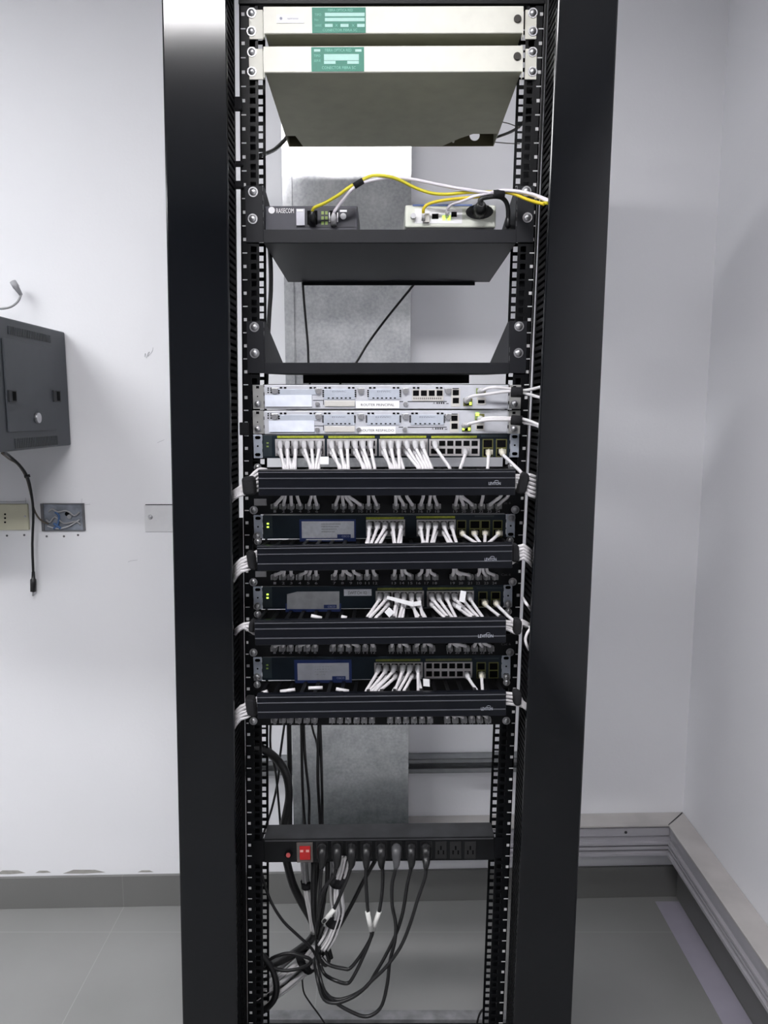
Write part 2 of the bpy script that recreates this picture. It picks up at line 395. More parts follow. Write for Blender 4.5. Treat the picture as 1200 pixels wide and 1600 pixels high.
# ------------------------------------------------------------ things on the left wall
def wallroot(name, px, py, label, cat, off=0.):
    return empty(name, WW(px, py, off), label, cat, (0, 0, math.atan(WS)))
def wloc(root, px, py, off=0.):
    p = WW(px, py, off)-root.location; c, q = math.cos(math.atan(WS)), math.sin(math.atan(WS))
    return Vector((p.x*c+p.y*q, -p.x*q+p.y*c, p.z))
def wbox(name, m, root, x0, y0, x1, y1, o0, o1, bevel=0, parent=None):
    a = wloc(root, x0, y1, o1); b = wloc(root, x1, y0, o1)
    return MB().box(a.x, b.x, -o1, -o0, a.z, b.z).build(name, m, parent or root, bevel=bevel)
# cabinet
CX = -.85
cz0, cz1 = 1.362, 1.662; cyb = yb(CX)-.002; cyf = cyb-.45
cab = empty('wall_cabinet', (CX, cyb, cz0), 'dark grey wall-mounted network cabinet at the left edge, side panel with lock', 'wall cabinet')
def CL(px, py):
    p = WX(px, py, CX); return p.y-cyb, p.z-cz0
MB().box(-.55, 0, -.45, 0, 0, cz1-cz0).build('cabinet_body', CAB, cab, bevel=.004)
def crect(name, m, px0, py0, px1, py1, t, parent=None, bevel=0):
    ya, _ = CL(px0, py0); ybb, _ = CL(px1, py1)
    # vertical extent taken on the vertical centre line of the rectangle
    _, zt = CL((px0+px1)/2, py0); _, zb = CL((px0+px1)/2, py1)
    lo = .0002 if t > 0 else t
    return MB().box(lo, t if t > 0 else .0004, ya, ybb, zb, zt).build(name, m, parent or cab, bevel=bevel)
sp = crect('side_panel', CAB, 2, 536, 88, 674, .004, bevel=.002)
ya, _ = CL(2, 600); y2_, _ = CL(88, 600)
def vents(px0, px1, py0, py1):
    ya, zt = CL(px0, py0[0]); yc, zt2 = CL(px1, py0[1]); _, zb = CL(px0, py1[0])
    zt = (zt+zt2)/2; mb = MB(); n = 26
    MB().box(.0003, .0006, ya, yc, zb, zt).build('vent_backing', CABV, cab)
    v = mb
    for i in range(n):
        a = ya+(yc-ya)*i/n; v.box(.0006, .0022, a, a+(yc-ya)/n*.45, zb, zt)
    v.build('vent_grille', CAB, cab)
vents(12, 79, (509.5, 524), (522, 535))
vents(23, 90, (685, 681), (701, 693))
for (a, b) in ((9, 22), (79, 91)):
    h = crect('latch', CABV, a, 610, b, 628, .008, parent=sp, bevel=.001)
    crect('latch_slot', HOLE, a+5, 612, b-2, 626, .0088, parent=sp)
yl, zl = CL(54.7, 653)
MB().cyl((.004, yl, zl), (1, 0, 0), .0125, .007, 24).build('lock', CHROME, cab, bevel=.001)
# grey network cable over the cabinet
pts = [WW(-30, 470, .06), WW(-12, 481, .06), WW(0, 482.5, .05), WW(16.6, 479.7, .045), WW(28, 471, .04), WW(32.5, 461.5, .035)]
o = MB().tube(pts, .0028, 8).build('network_cable', GREYC, origin=pts[0])
tag(o, 'grey network cable with loose plug curling on the wall above the cabinet', 'network cable')
p0, p1 = WW(33, 461, .035), WW(20, 440, .035)
g = MB().tube([p0, p0.lerp(p1, .55), p0.lerp(p1, .6), p1], [.0045, .0075, .0088, .0085], 10, smooth=False).build('plug', mat('grey_plug', (.35, .35, .37), .3, noise=(60, .05)), o)
g.location = -o.location
# cable below cabinet
pts = [WX(4, 705, -.865), WW(13, 711, .10), WW(30, 726, .05), WW(42, 743, .03), WW(48, 765, .02), WW(52, 800, .015), WW(50.5, 850, .012), WW(52, 895, .012)]
o = MB().tube(pts, .0034, 8).build('power_lead', BLACKC, origin=pts[1])
tag(o, 'black lead with barrel jack hanging below the grey cabinet', 'power cable')
a = WW(52, 893, .012); b = WW(52, 924, .012); c_ = WW(51.6, 931, .012)
for nm, mm, P, R in (('jack_barrel', BLACKC, [a, a.lerp(b, .35), a.lerp(b, .4), b], [.004, .0052, .008, .008]), ('jack_tip', CHROME, [b, c_], [.0028, .0028]), ('cable_tie', BLACKC, [WW(38, 745, .035), WW(47, 743, .03)], [.0042, .0042])):
    g = MB().tube(P, R, 10, smooth=False).build(nm, mm, o); g.location = -o.location
pts = [WX(3, 708, -.865), WW(14, 717, .09), WW(27, 725, .042), WW(40, 744, .022), WW(47, 768, .012), WW(53, 795, .008), WW(62, 811, .008), WW(74, 818, .004), WW(84, 818, -.02)]
o = MB().tube(pts, .0024, 8).build('thin_lead', BROWNC, origin=pts[1])
tag(o, 'thin brown lead running from the cabinet into the open junction box', 'power cable')
# socket
r = wallroot('wall_socket', -14, 829, 'cream double wall socket at the left edge below the cabinet', 'wall socket')
pl = wbox('face_plate', SOCK, r, -70, 787.5, 43, 829, .0005, .008, bevel=.002)
for yy in (803.5, 809.5, 816): 
    p = wloc(r, 8, yy, .008); MB().cyl(p+Vector((0, .001, 0)), (0, -1, 0), .0028, .0016, 10).build('socket_hole', HOLE, r)
p = wloc(r, 39, 807, .008); MB().dome(p, (0, -1, 0), .003, .0015, 12).build('screw', CHROME, r)
# open junction box
r = wallroot('junction_box', 98, 829, 'open wall junction box with loose wires, between the socket and blank plate', 'junction box')
wbox('box_back', JBOX, r, 67, 788, 130, 829, .0004, .002)
mb = MB()
for q in ((66, 786.5, 131, 788), (66, 828.5, 131, 830), (65.5, 787, 67, 829.5), (130, 787, 131, 829.5)):
    a = wloc(r, q[0], q[3], .004); b = wloc(r, q[2], q[1], .004); mb.box(a.x, b.x, -.005, -.0004, a.z, b.z)
mb.build('rim', mat('box_rim', (.12, .12, .13), .7, noise=(30, .2)), r)
for nm, mm, P, R in (('wire', mat('blue_wire', (.05, .12, .28), .5, noise=(30, .1)), [(86, 800), (92, 806), (90, 820), (84, 826)], .003),
                  ('wire', mat('blue_wire', (0, 0, 0)), [(84, 818), (90, 822), (95, 826)], .0035),
                  ('wire', GREYC, [(76, 800), (82, 795), (90, 800), (104, 798), (116, 806), (124, 800)], .0022),
                  ('wire', GREYC, [(72, 812), (78, 816), (86, 808), (100, 818), (118, 815), (126, 820)], .0022),
                  ('wire', mat('pale_wire', (.5, .5, .52), .5, noise=(30, .1)), [(74, 822), (90, 826), (108, 822), (124, 812)], .0018)):
    mb = MB().tube([wloc(r, x, y, .006) for x, y in P], R, 7); mb.build(nm, mm, r)
p = wloc(r, 109, 807, .004); MB().cyl(p, (0, -1, 0), .006, .004, 14).build('screw', CHROME, r)
p = wloc(r, 105, 803, .004); MB().cyl(p, (0, -1, 0), .006, .002, 14).build('knockout', HOLE, r)
# blank plate
r = wallroot('blank_plate', 255, 831, 'white blank cover plate with a screw on the wall beside the rack', 'wall plate')
wbox('cover_plate', mat('blank_white', (.66, .66, .68), .5, noise=(30, .04)), r, 227, 789.5, 292, 831, .0004, .003, bevel=.0006)
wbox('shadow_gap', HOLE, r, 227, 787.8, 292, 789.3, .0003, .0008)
p = wloc(r, 235, 808, .003); MB().dome(p, (0, -1, 0), .0065, .003, 14).build('screw', CHROME, r)
# wall plug dots under the boxes
mb = MB()
for x, y in ((11, 837), (38, 836), (73, 838), (100, 838), (122, 836)):
    mb.cyl(WW(x, y, 0), nB, .003, .0008, 10)
mb.build('drill_hole', mat('drill_mark', (.10, .10, .11), .8, noise=(30, .1)), wb)

# ------------------------------------------------------------ the rack
Zt, Zb2 = 2.0752, .2573
hxL = lambda z: -.2186+(Zt-z)/(Zt-Zb2)*(-.0309)
hxR = lambda z: .2451+(Zt-z)/(Zt-Zb2)*(-.0274)
rack = empty('equipment_rack', (-.016, 0, 0), 'tall black open network rack with perforated posts standing in the middle', 'equipment rack')
U = .04474
zd = 2.0801                                     # a U boundary (dash mark)
ZTOP = 2.24; 
def post(hx, sgn, fo):
    par = MB()
    # local: everything leaned by evaluating hx(z)
    def bar(x0, x1, y0, y1, za, zb):
        xa0, xa1 = sorted((sgn*x0, sgn*x1)); A, B = hx(za), hx(zb)
        par.quadbox([(A+xa0, y0, za), (A+xa1, y0, za), (B+xa1, y0, zb), (B+xa0, y0, zb), (A+xa0, y1, za), (A+xa1, y1, za), (B+xa1, y1, zb), (B+xa0, y1, zb)])
    h = .0049
    for (y0, y1) in ((0, .0022), (.076, .0782)):
        bar(h, fo, y0, y1, 0.01, ZTOP); bar(-.0095, -h, y0, y1, .01, ZTOP)
        z = zd+U*3; edges = [ZTOP]
        while z > .02:
            for k in (.143, .5, .857):
                zc = z-U*k
                if zc+h < ZTOP-.005 and zc-h > .015: edges += [zc+h, zc-h]
            z -= U
        edges.append(.01)
        for i in range(0, len(edges), 2): bar(-h, h, y0, y1, edges[i+1], edges[i])
    bar(fo-.0022, fo, 0, .0782, .01, ZTOP)
    o = par.build('post', RACK, rack); o.location = -rack.location
    mk = MB(); z = zd+U*3; i = 0
    while z > .05:
        X = hx(z)+sgn*.0150
        mk.box(X-.0040, X+.0040, -.0004, -.0001, z-.0009, z+.0009)
        X = hx(z-U/2)+sgn*.0150
        mk.box(X-.0026, X+.0026, -.0004, -.0001, z-U/2-.0026, z-U/2+.0026)
        z -= U
    m = mk.build('unit_marks', mat('mark_white', (.55, .55, .56), .5, noise=(60, .1)), o)
post(hxL, -1, .0215); post(hxR, 1, .0195)
# top bar and base
zt_ = W(600, 7.5, -.003).z
o = MB().box(hxL(2.1)-.0215, hxR(2.1)+.0195, -.004, .079, zt_+.001, zt_+.107).build('top_bar', RACK, rack, bevel=.001); o.location = -rack.location
pz = WZ(600, 1580, .04); 
mb = MB().box(-.36, .335, -.16, .255, .0, .012)
o = mb.build('base_plate', RACK, rack, bevel=.001); o.location = -rack.location
y_r = WZ(600, 1579, .012).y; y_n = WZ(600, 1594, .012).y
o = MB().box(-.34, .32, y_n, y_r, 0, .0135).build('base_angle', BASEG, rack); o.location = -rack.location

# vertical cable managers
def vmanager(label, ci0, ci1, co0, co1, hx, sg, gap):
    za, zb_ = 2.0729, .3348
    fi = lambda z: ci0+(za-z)/(za-zb_)*(ci1-ci0); fo = lambda z: co0+(za-z)/(za-zb_)*(co1-co0)
    r = empty('vertical_cable_manager', (fi(0)*.5+fo(0)*.5, -.05, 0.0), label, 'cable manager')
    Z0, Z1 = .014, ZTOP+.01
    def sl(mb, xf0, xf1, y0, y1, z0, z1):
        A = sorted((xf0(z0), xf1(z0))); B = sorted((xf0(z1), xf1(z1)))
        mb.quadbox([(A[0], y0, z0), (A[1], y0, z0), (B[1], y0, z1), (B[0], y0, z1), (A[0], y1, z0), (A[1], y1, z0), (B[1], y1, z1), (B[0], y1, z1)]); return mb
    cov = sl(MB(), fi, fo, -.1, -.092, Z0, Z1).build('cover', COVER, r, bevel=.003, seg=3); cov.location = -r.location
    inner = lambda z: hx(z)+sg*gap
    off = lambda f, d: (lambda z: f(z)+sg*d)
    b = MB(); sl(b, off(fo, -.004), off(fo, -.001), -.092, -.003, Z0, Z1); sl(b, inner, off(fo, -.004), -.006, -.003, Z0, Z1)
    q = b.build('trough', COMB, r); q.location = -r.location
    # comb of fingers on the side towards the posts
    c_ = MB(); z = Z0+.02; n = 0
    while z < Z1-.01:
        c_.box(min(inner(z), inner(z)+sg*.0025), max(inner(z), inner(z)+sg*.0025), -.091, -.006, z, z+.0062)
        z += U/4
    sl(c_, inner, off(inner, .0025), -.012, -.006, Z0, Z1)
    q = c_.build('finger_comb', COMB, r); q.location = -r.location
    if sg > 0:
        e = MB(); w_ = lambda z: hx(z)+.0195+.0046*max(0, min(1, (z-1.25)/.68))
        for a_, b_ in ((Z0, 1.25), (1.25, 1.93), (1.93, Z1)):
            if a_ >= 1.25: sl(e, lambda z: hx(z)+.0197, w_, -.003, -.0005, a_, b_)
        q = e.build('edge_strip', COMB, r); q.location = -r.location
    if sg < 0:
        e = MB(); sl(e, lambda z: hx(z)-.0218, inner, -.003, -.0005, Z0, 1.262); q = e.build('edge_strip', COMB, r); q.location = -r.location
    return r
vmanager('wide black vertical cable manager on the left side of the rack', -.2409, -.2697, -.3394, -.371, hxL, -1, .0285)
vmanager('wide black vertical cable manager on the right side of the rack', .2643, .2379, .3579, .3451, hxR, 1, .0245)
# small ties across the gaps
def tie(label, px, py, hpx, wmm=.016):
    a = W(px, py-hpx/2, -.004); b = W(px, py+hpx/2, -.004)
    o = MB().box(a.x-wmm/2, a.x+wmm/2, -.006, .006, b.z, a.z).build('velcro_tie', VELC, origin=(a.x, 0, b.z), bevel=.0015)
    tag(o, label, 'cable tie')
tie('black tie across the left gap, level with the lower cream panel', 370.5, 161, 20)
tie('thin black tie across the left gap, upper of the close pair above the media converter', 372.3, 255, 7)
tie('thin black tie across the left gap, lower of the close pair above the media converter', 373, 288, 11)
tie('black tie across the left gap beside the lower router', 381, 670, 20)

# ------------------------------------------------------------ two cream boxes on top
def label_green(D, x0, y0, x1, y1, Y, which):
    g = D.pb('green_label', GREEN, x0, y0, x1, y1, Y-.0006, Y)
    mb = MB()
    def P(a, b, c, d): 
        q = D.rect(x0+(x1-x0)*a, y0+(y1-y0)*b, x0+(x1-x0)*c, y0+(y1-y0)*d, Y); mb.box(q[0], q[1], Y-.0009, Y-.0006, q[2], q[3])
    if which == 0:
        for r_ in ((.24, .22, .98, .36), (.24, .42, .98, .56), (.24, .66, .385, .78), (.53, .66, .68, .78), (.84, .66, .98, .78)): P(*r_)
        T = (('FIBRA OPTICA RED', .3, .07, .76, .17), ('TIPO', .05, .25, .17, .35), ('No', .05, .45, .12, .55), ('SERIE', .05, .67, .18, .77), ('X', .43, .67, .48, .77), ('X', .74, .67, .79, .77), ('CONECTOR FIBRA SC', .2, .85, .84, .95))
    else:
        for r_ in ((.24, .30, .90, .56), (.24, .58, .46, .70), (.68, .58, .90, .70), (.05, .10, .17, .2), (.83, .10, .95, .2)): P(*r_)
        T = (('FIBRA OPTICA RED', .26, .08, .76, .2), ('TIPO', .05, .32, .17, .42), ('SERIE', .05, .52, .18, .62), ('CONECTOR FIBRA SC', .2, .80, .84, .92))
    mb.build('printed_fields', PALE, g)
    tb = MB()
    for b_, a, b, c, d in T:
        q = D.rect(x0+(x1-x0)*a, y0+(y1-y0)*b, x0+(x1-x0)*c, y0+(y1-y0)*d, Y); text_into(tb, b_, q[0], q[1], q[2], q[3], Y-.0010)
    tb.build('label_text', mat('text_mint', (.22, .60, .48), .5, noise=(60, .03)), g)
def cream(label, pl, pr, x0, x1, yt, yb_, eyt, eyb, kn, bottom=False):
    D = Dev('patch_enclosure', label, 'patch enclosure', pl, pr, sag=0)
    Yf = -.010
    fa, fb, fz0, fz1 = D.rect(x0, yt, x1, yb_, Yf)
    D.pb('front_panel', CREAM, x0, yt, x1, yb_, Yf, -.006, bevel=.0012)
    # hollow body, slightly sagging at the rear
    dp = .30; s_ = .012
    a, b = fa+.002, fb-.002
    def zz(y, z): return z-s_*(y/dp)
    mb = MB()
    def sheet(p):   # p: 4 points (x,y) of a horizontal plate
        for zc, t in ((fz1-.001, -.0012),):
            pass
    # top, left, right, rear
    def plate(x0_, x1_, y0_, y1_, z0_, z1_):
        mb.quadbox([(x0_, y0_, zz(y0_, z0_)), (x1_, y0_, zz(y0_, z0_)), (x1_, y0_, zz(y0_, z1_)), (x0_, y0_, zz(y0_, z1_)),
                    (x0_, y1_, zz(y1_, z0_)), (x1_, y1_, zz(y1_, z0_)), (x1_, y1_, zz(y1_, z1_)), (x0_, y1_, zz(y1_, z1_))])
    plate(a, b, -.006, dp, fz1-.0012, fz1); plate(a, a+.0012, -.006, dp, fz0, fz1-.0012); plate(b-.0012, b, -.006, dp, fz0, fz1-.0012)
    bodyo = mb.build('body', CREAM_SHADE, D.root)
    # bottom plate with cut rear corners
    cut = [(a, -.006), (b, -.006), (b, dp-.062), (b-.050, dp-.062), (b-.075, dp-.040), (b-.105, dp-.004), (b-.107, dp), (a+.030, dp), (a+.020, dp-.055), (a, dp-.055)]
    mb = MB(); n = len(cut)
    mb.v += [Vector((p[0], p[1], zz(p[1], fz0))) for p in cut]+[Vector((p[0], p[1], zz(p[1], fz0+.0012))) for p in cut]
    mb.f.append(list(range(n-1, -1, -1))); mb.f.append(list(range(n, 2*n)))
    for i in range(n): j = (i+1) % n; mb.f.append([i, j, n+j, n+i])
    mb.sm += [False]*(n+2)
    mb.build('bottom_plate', CREAM_SHADE, D.root)
    rear = MB(); zlo, zhi = zz(dp, fz0), zz(dp, fz1); hc = b-.040; hz = zlo+.021; hr = .0105; hs = .013
    rear.box(a, hc-hs, dp-.0012, dp, zlo, zhi).box(hc+hs, b, dp-.0012, dp, zlo, zhi).box(hc-hs, hc+hs, dp-.0012, dp, zlo, hz-hs).box(hc-hs, hc+hs, dp-.0012, dp, hz+hs, zhi)
    for k in range(24):
        P = []
        for t in (k, k+1):
            an = 2*math.pi*t/24; cx_, sz_ = math.cos(an), math.sin(an); m_ = hs/max(abs(cx_), abs(sz_))
            P.append(((hc+hr*cx_, hz+hr*sz_), (hc+m_*cx_, hz+m_*sz_)))
        (i0, o0), (i1, o1) = P
        rear.quadbox([(i0[0], dp-.0012, i0[1]), (o0[0], dp-.0012, o0[1]), (o1[0], dp-.0012, o1[1]), (i1[0], dp-.0012, i1[1]), (i0[0], dp, i0[1]), (o0[0], dp, o0[1]), (o1[0], dp, o1[1]), (i1[0], dp, i1[1])])
    rear.build('rear_panel', mat('olive_dark', (.10, .09, .05), .6, noise=(30, .1)), D.root)
    hx_ = b-.040
    for dx, dz_, rr in ((-.033, .026, .0026), (-.045, .021, .0026), (-.044, .009, .0026), (-.058, .009, .0026)):
        MB().cyl((hx_+dx, dp-.0013, zz(dp, fz0)+dz_), (0, -1, 0), rr, .0008, 20).build('bright_hole_disc', mat('lit_hole_white', (.75, .75, .70), .5, noise=(60, .05)), D.root)  # pale discs painted bright, like lit wall showing through small holes
    for sx, (e0, e1), sxp in ((-1, (389, 411), pl[0]), (1, (819.5, 838.5), pr[0])):
        e = D.pb('mounting_ear', CREAM, e0+(1 if sx > 0 else 0), eyt, e1, eyb, -.003, -.0005, bevel=.0006)
        D.pb('ear_fold', CREAM, x0 if sx < 0 else x1-1.2, eyt+3, x0+1.2 if sx < 0 else x1, eyb-3, -.010, -.001)
        for yy in (eyt+5.5, eyb-12 if True else 0): D.screw(sxp, yy, -.003, .0058)
    a_, b_, c_, d_ = D.rect(kn[0]-5, kn[1]-6, kn[0]+5, kn[1]+6, Yf)
    p = D.L(kn[0], kn[1], Yf)
    MB().cyl(p, (0, -1, 0), .0062, .003, 18).build('latch_knob', mat('knob_black', (.03, .025, .02), .5, noise=(60, .1)), D.root, bevel=.0008)
    return D
D1 = cream('upper cream rack enclosure with green label and small white sticker', (393, 36), (832.5, 35), 411.5, 818, 9.5, 52, 15, 61, (808.5, 30))
label_green(D1, 487.5, 11.5, 571.5, 51.3, -.010, 0)
s_ = D1.pb('sticker', PAPER, 432, 22.5, 475, 36, -.0108, -.010)
p = D1.L(439, 28.8, -.0109); MB().cyl(p, (0, -1, 0), .0022, .0003, 12).build('sticker_logo', mat('sticker_grey', (.3, .3, .38), .5, noise=(60, .1)), s_)
D1.text('sticker_text', mat('sticker_grey', (0, 0, 0)), 'optronics', 449, 27.6, 466, 30.8, -.0112, s_)
D2 = cream('lower cream rack enclosure with green label, its shade-toned underside showing', (393.5, 94), (832, 92.5), 411.5, 817, 71.5, 112.5, 76, 124, (808, 88.5))
label_green(D2, 486.5, 73.5, 569, 111.5, -.010, 1)

# ------------------------------------------------------------ shelves
def shelf(label, pl, pr, x0, x1, yt, yb_, year_t, screws, rear_x, depth, sag, drop=.007):
    D = Dev('rack_shelf', label, 'rack shelf', pl, pr)
    Yf = -.004
    a, b, z0, z1 = D.rect(x0, yt, x1, yb_, Yf)
    D.pb('front_lip', SHELF, x0, yt, x1, yb_, Yf, Yf+.0015, bevel=.0006)
    mb = MB()
    zp = z0+.0012
    def zz(y, z): return z-sag*(y/depth)
    mb.quadbox([(a, 0, z0), (b, 0, z0), (b, 0, zp), (a, 0, zp), (a, depth, zz(depth, z0)), (b, depth, zz(depth, z0)), (b, depth, zz(depth, zp)), (a, depth, zz(depth, zp))])
    mb.build('tray', SHELF, D.root)
    ra = D.L(rear_x[0], 0, depth).x; rb_ = D.L(rear_x[1], 0, depth).x
    MB().box(ra, rb_, depth-.0015, depth, z0-sag-drop, z0-sag+.002).build('rear_lip', RACK, D.root)
    zt = D.L(x0, year_t, 0).z
    for sx, xe, xo in ((-1, a, screws[0]), (1, b, screws[1])):
        xi = xe
        mb = MB()
        poly = [(0, z0), (0, zt), (.018, zt), (depth*.88, z1+.001), (depth*.9, z0-sag*.9)]
        n = 5; s2 = xi if sx < 0 else xi-.0015
        mb.v += [Vector((s2, p[0], p[1])) for p in poly]+[Vector((s2+.0015, p[0], p[1])) for p in poly]
        mb.f += [[4, 3, 2, 1, 0], [5, 6, 7, 8, 9]]+[[i, (i+1) % 5, 5+(i+1) % 5, 5+i] for i in range(5)]; mb.sm += [False]*7
        mb.build('side_gusset', SHELF, D.root)
        xout = D.L(xo[0][0], xo[0][1]).x+sx*.0135
        lo, hi = sorted((xe, xout))
        MB().box(lo, hi, -.003, -.0005, z0+.001, zt).build('mounting_flange', SHELF, D.root, bevel=.0006)
        for (sx_, sy_) in xo: D.screw(sx_, sy_, -.003, .0062)
    return D, zp
S1, zp1 = shelf('upper black rack shelf carrying the two media converters', (395, 340), (824, 340), 411.5, 807, 358.5, 379.5, 291, (((395.5, 300), (395, 342)), ((822.5, 299), (824, 340))), (467, 749), .32, .010)
S2, zp2 = shelf('lower empty black rack shelf directly above the two silver routers', (398, 552), (810.5, 552), 413, 796, 566.5, 584, 502, (((397.5, 511), (398, 552)), ((811, 510), (810, 551.5))), (465, 742), .32, -.014, drop=.018)

# black media converter
zs = (S1.o.z+zp1)
r_ = Dev('media_converter', 'small black media converter at the left end of the upper shelf', 'media converter', (413, 355), (559, 355), Y=.012)
q = r_.rect(413.5, 321.5, 559, 357.5, .012); MB().box(q[0], q[1], 0, .128, zs-r_.o.z+.0002, q[3]).build('case', MCBLK, r_.root, bevel=.002)
r_.pb('face_inset', mat('inset_dark', (.03, .03, .04), .4, noise=(60, .1)), 463, 325, 555, 355, .0112, .012)
p = r_.L(424.5, 328.5, .0115); p.y = .0112-r_.o.y-.0005
MB().cyl((p.x, -.0003, p.z), (0, -1, 0), .0056, .0006, 24).build('logo_disc', PAPER, r_.root)
def dtext(D, name, m, body, x0, y0, x1, y1, Y, parent=None):
    a, b, c, d = D.rect(x0, y0, x1, y1, Y); mb = MB(); text_into(mb, body, a, b, c, d, Y-D.o.y); return mb.build(name, m, parent or D.root)
def dbox(D, name, m, x0, y0, x1, y1, Y0, Y1, parent=None, bevel=0):
    return D.pb(name, m, x0, y0, x1, y1, Y0, Y1, parent, bevel)
dtext(r_, 'logo_text', PAPER, 'RAISECOM', 431.8, 325.5, 459, 333, .0116)
dbox(r_, 'fibre_cage', mat('cage_metal', (.45, .45, .5), .35, .6, noise=(60, .1)), 463, 326, 476, 352, .008, .0112)
dbox(r_, 'port_label', PAPER, 463.5, 327, 474, 330.5, .0075, .008)
for q in ((480, 329, 496, 351), (515, 329, 528, 348)): dbox(r_, 'port', HOLE, *q, .0105, .0112)
for i in range(3):
    for j in range(2): dbox(r_, 'led', LEDD, 502+6*j, 330+8*i, 506+6*j, 335+8*i, .0106, .0112)
for x in (514, 526.5): dbox(r_, 'port_rim', PAPER, x, 332, x+1.6, 347, .0102, .0112)
dbox(r_, 'port_label', PAPER, 531, 328, 542, 331, .0106, .0112)
p = r_.L(536.5, 338.5, .0112); MB().cyl((p.x, -.0008, p.z), (0, -1, 0), .0052, .004, 20).build('reset_knob', PAPER, r_.root, bevel=.0006)
# plug bodies in black converter
def tubeobj(name, mat_, pts, r, label, cat, group=None, seg=8, sub=4):
    o = MB().tube(pts, r, seg, sub=sub).build(name, mat_, origin=pts[0]); return tag(o, label, cat, group)
def child(o, name, mb, m, bevel=0):
    c = mb.build(name, m, o, bevel=bevel); c.location = -Vector(o.location); return c
Yc = -.02
y1p = [W(488, 338, .008), W(488, 330, -.008), W(492, 324, -.015), W(508, 317, -.02), W(530, 304, -.03), W(545, 293, -.035), W(560, 284.5, -.035), W(578, 275.5, -.03), W(592, 274, -.03), W(612, 277, -.03), W(628, 283, -.025), W(650, 294, -.02), W(675, 302, -.02), W(700, 303.5, -.02), W(730, 300.5, -.022), W(775, 300, -.025), W(800, 302, -.03), W(822, 311, -.045), W(843, 317.5, -.07), W(856, 317, -.09)]
o = tubeobj('fibre_cable', YEL, y1p, .0027, 'yellow cable arching from the black media converter to the right rack side', 'network cable')
child(o, 'plug', MB().tube([W(488, 349, .0105), W(488, 340, -.004), W(488, 330, -.010)], [.007, .0066, .0035], 6, smooth=False), BLACKC)
w1p = [W(521, 340, .008), W(522, 332, -.010), W(528, 323, -.015), W(538, 310, -.025), W(550, 296, -.035), W(562, 288, -.035), W(585, 281, -.028), W(615, 277.5, -.025), W(640, 279.5, -.025), W(680, 287.5, -.025), W(720, 295, -.026), W(775, 302, -.03), W(800, 300, -.035), W(830, 304, -.055), W(858, 315, -.09)]
o = tubeobj('fibre_cable', WFIB, w1p, .0028, 'pale lilac cable arching from the black media converter to the right rack side', 'network cable')
child(o, 'plug', MB().tube([W(521, 350, .0105), W(521, 341, -.004), W(522, 332, -.010)], [.006, .0058, .003], 6, smooth=False), CLEAR)
# white media converter
r2 = Dev('media_converter', 'small white media converter at the right end of the upper shelf', 'media converter', (634, 355), (776, 355), Y=.010)
q = r2.rect(633, 320, 775, 355.5, .010); MB().box(q[0], q[1], 0, .12, q[2], q[3]).build('case', MCWHT, r2.root, bevel=.003)
MB().box(q[0]+.003, q[1]-.003, .002, .118, zs-r2.o.z+.0002, q[2]).build('foot', BLACKC, r2.root)
dbox(r2, 'blue_stripe', mat('stripe_blue', (.15, .22, .5), .5, noise=(60, .1)), 645, 319.2, 738, 321.6, .0088, .0102)
dbox(r2, 'face_plate', PAPER, 648, 326, 722, 349, .0094, .010)
p = r2.L(645.5, 339, .010); MB().cyl((p.x, 0, p.z), (0, -1, 0), .0045, .009, 16).build('terminal', CHROME, r2.root)
for x, y, w_, h_ in ((680, 338, 10, 8), (709.5, 335, 8.5, 8)): dbox(r2, 'port', HOLE, x-w_/2, y-h_/2, x+w_/2, y+h_/2, .0090, .0094)
for x in (693.5, 701.5): dbox(r2, 'led', LED, x-2.2, 337, x+2.2, 344, .0088, .0094)
dbox(r2, 'fibre_port', BEIGE, 661, 333, 671, 347, .003, .0094, bevel=.0008)
y2p = [W(662, 336, .0), W(661.5, 328, -.008), W(666, 321, -.012), W(678, 316, -.015), W(700, 312, -.02), W(730, 309, -.022), W(760, 305.5, -.026), W(780, 300.5, -.03), W(802, 303, -.037), W(825, 312, -.055), W(850, 319, -.085)]
o = tubeobj('fibre_cable', mat('amber_fibre', (.68, .52, .02), .45, noise=(60, .05)), y2p, .0026, 'deep yellow cable from the white media converter to the right rack side', 'network cable')
child(o, 'plug', MB().tube([W(661.5, 344, .003), W(661.5, 334, -.006)], [.0038, .0032], 6, smooth=False), CLEAR)
w2p = [W(699, 336, .006), W(700, 326, -.008), W(706, 319, -.014), W(722, 314, -.02), W(740, 307, -.024), W(760, 303, -.028), W(782, 297.5, -.034), W(810, 299, -.045), W(835, 304.5, -.062), W(859, 314, -.09)]
o = tubeobj('fibre_cable', WFIB, w2p, .0027, 'pale lilac cable plugged into the white media converter', 'network cable')
child(o, 'plug', MB().tube([W(698.5, 338, .0085), W(699.5, 329, -.006)], [.0045, .0035], 6, smooth=False), CLEAR)
# power plug of the white converter
pw = [W(752, 322, -.028), W(750, 313, -.030), W(757, 309, -.030), W(775, 307, -.028), W(787, 311, -.022), W(793, 322, -.015), W(794, 340, -.008), W(793, 354, .0), W(795, 350, .10)]
o = tubeobj('power_cable', BLACKC, pw, .0038, 'black power cord with thick plug in the white media converter', 'power cable')
mb = MB().tube([W(749, 331, .010), W(749, 331, .002)], [.024, .0225], 18, flat=.52, smooth=False).tube([W(749, 330, .002), W(751, 325, -.018), W(752, 318, -.030)], [.0125, .011, .006], 12, smooth=False)
child(o, 'plug', mb, BLACKC)
def wrap(label, pts, r, seg=10, flat=None):
    o = MB().tube(pts, r, seg, smooth=False, flat=flat).build('velcro_tie', VELC, origin=pts[0]); return tag(o, label, 'cable tie')
wrap('black wrap round the fibre cables above the black media converter', [W(553, 291, -.035), W(567, 282.5, -.035)], .0065, flat=.8)
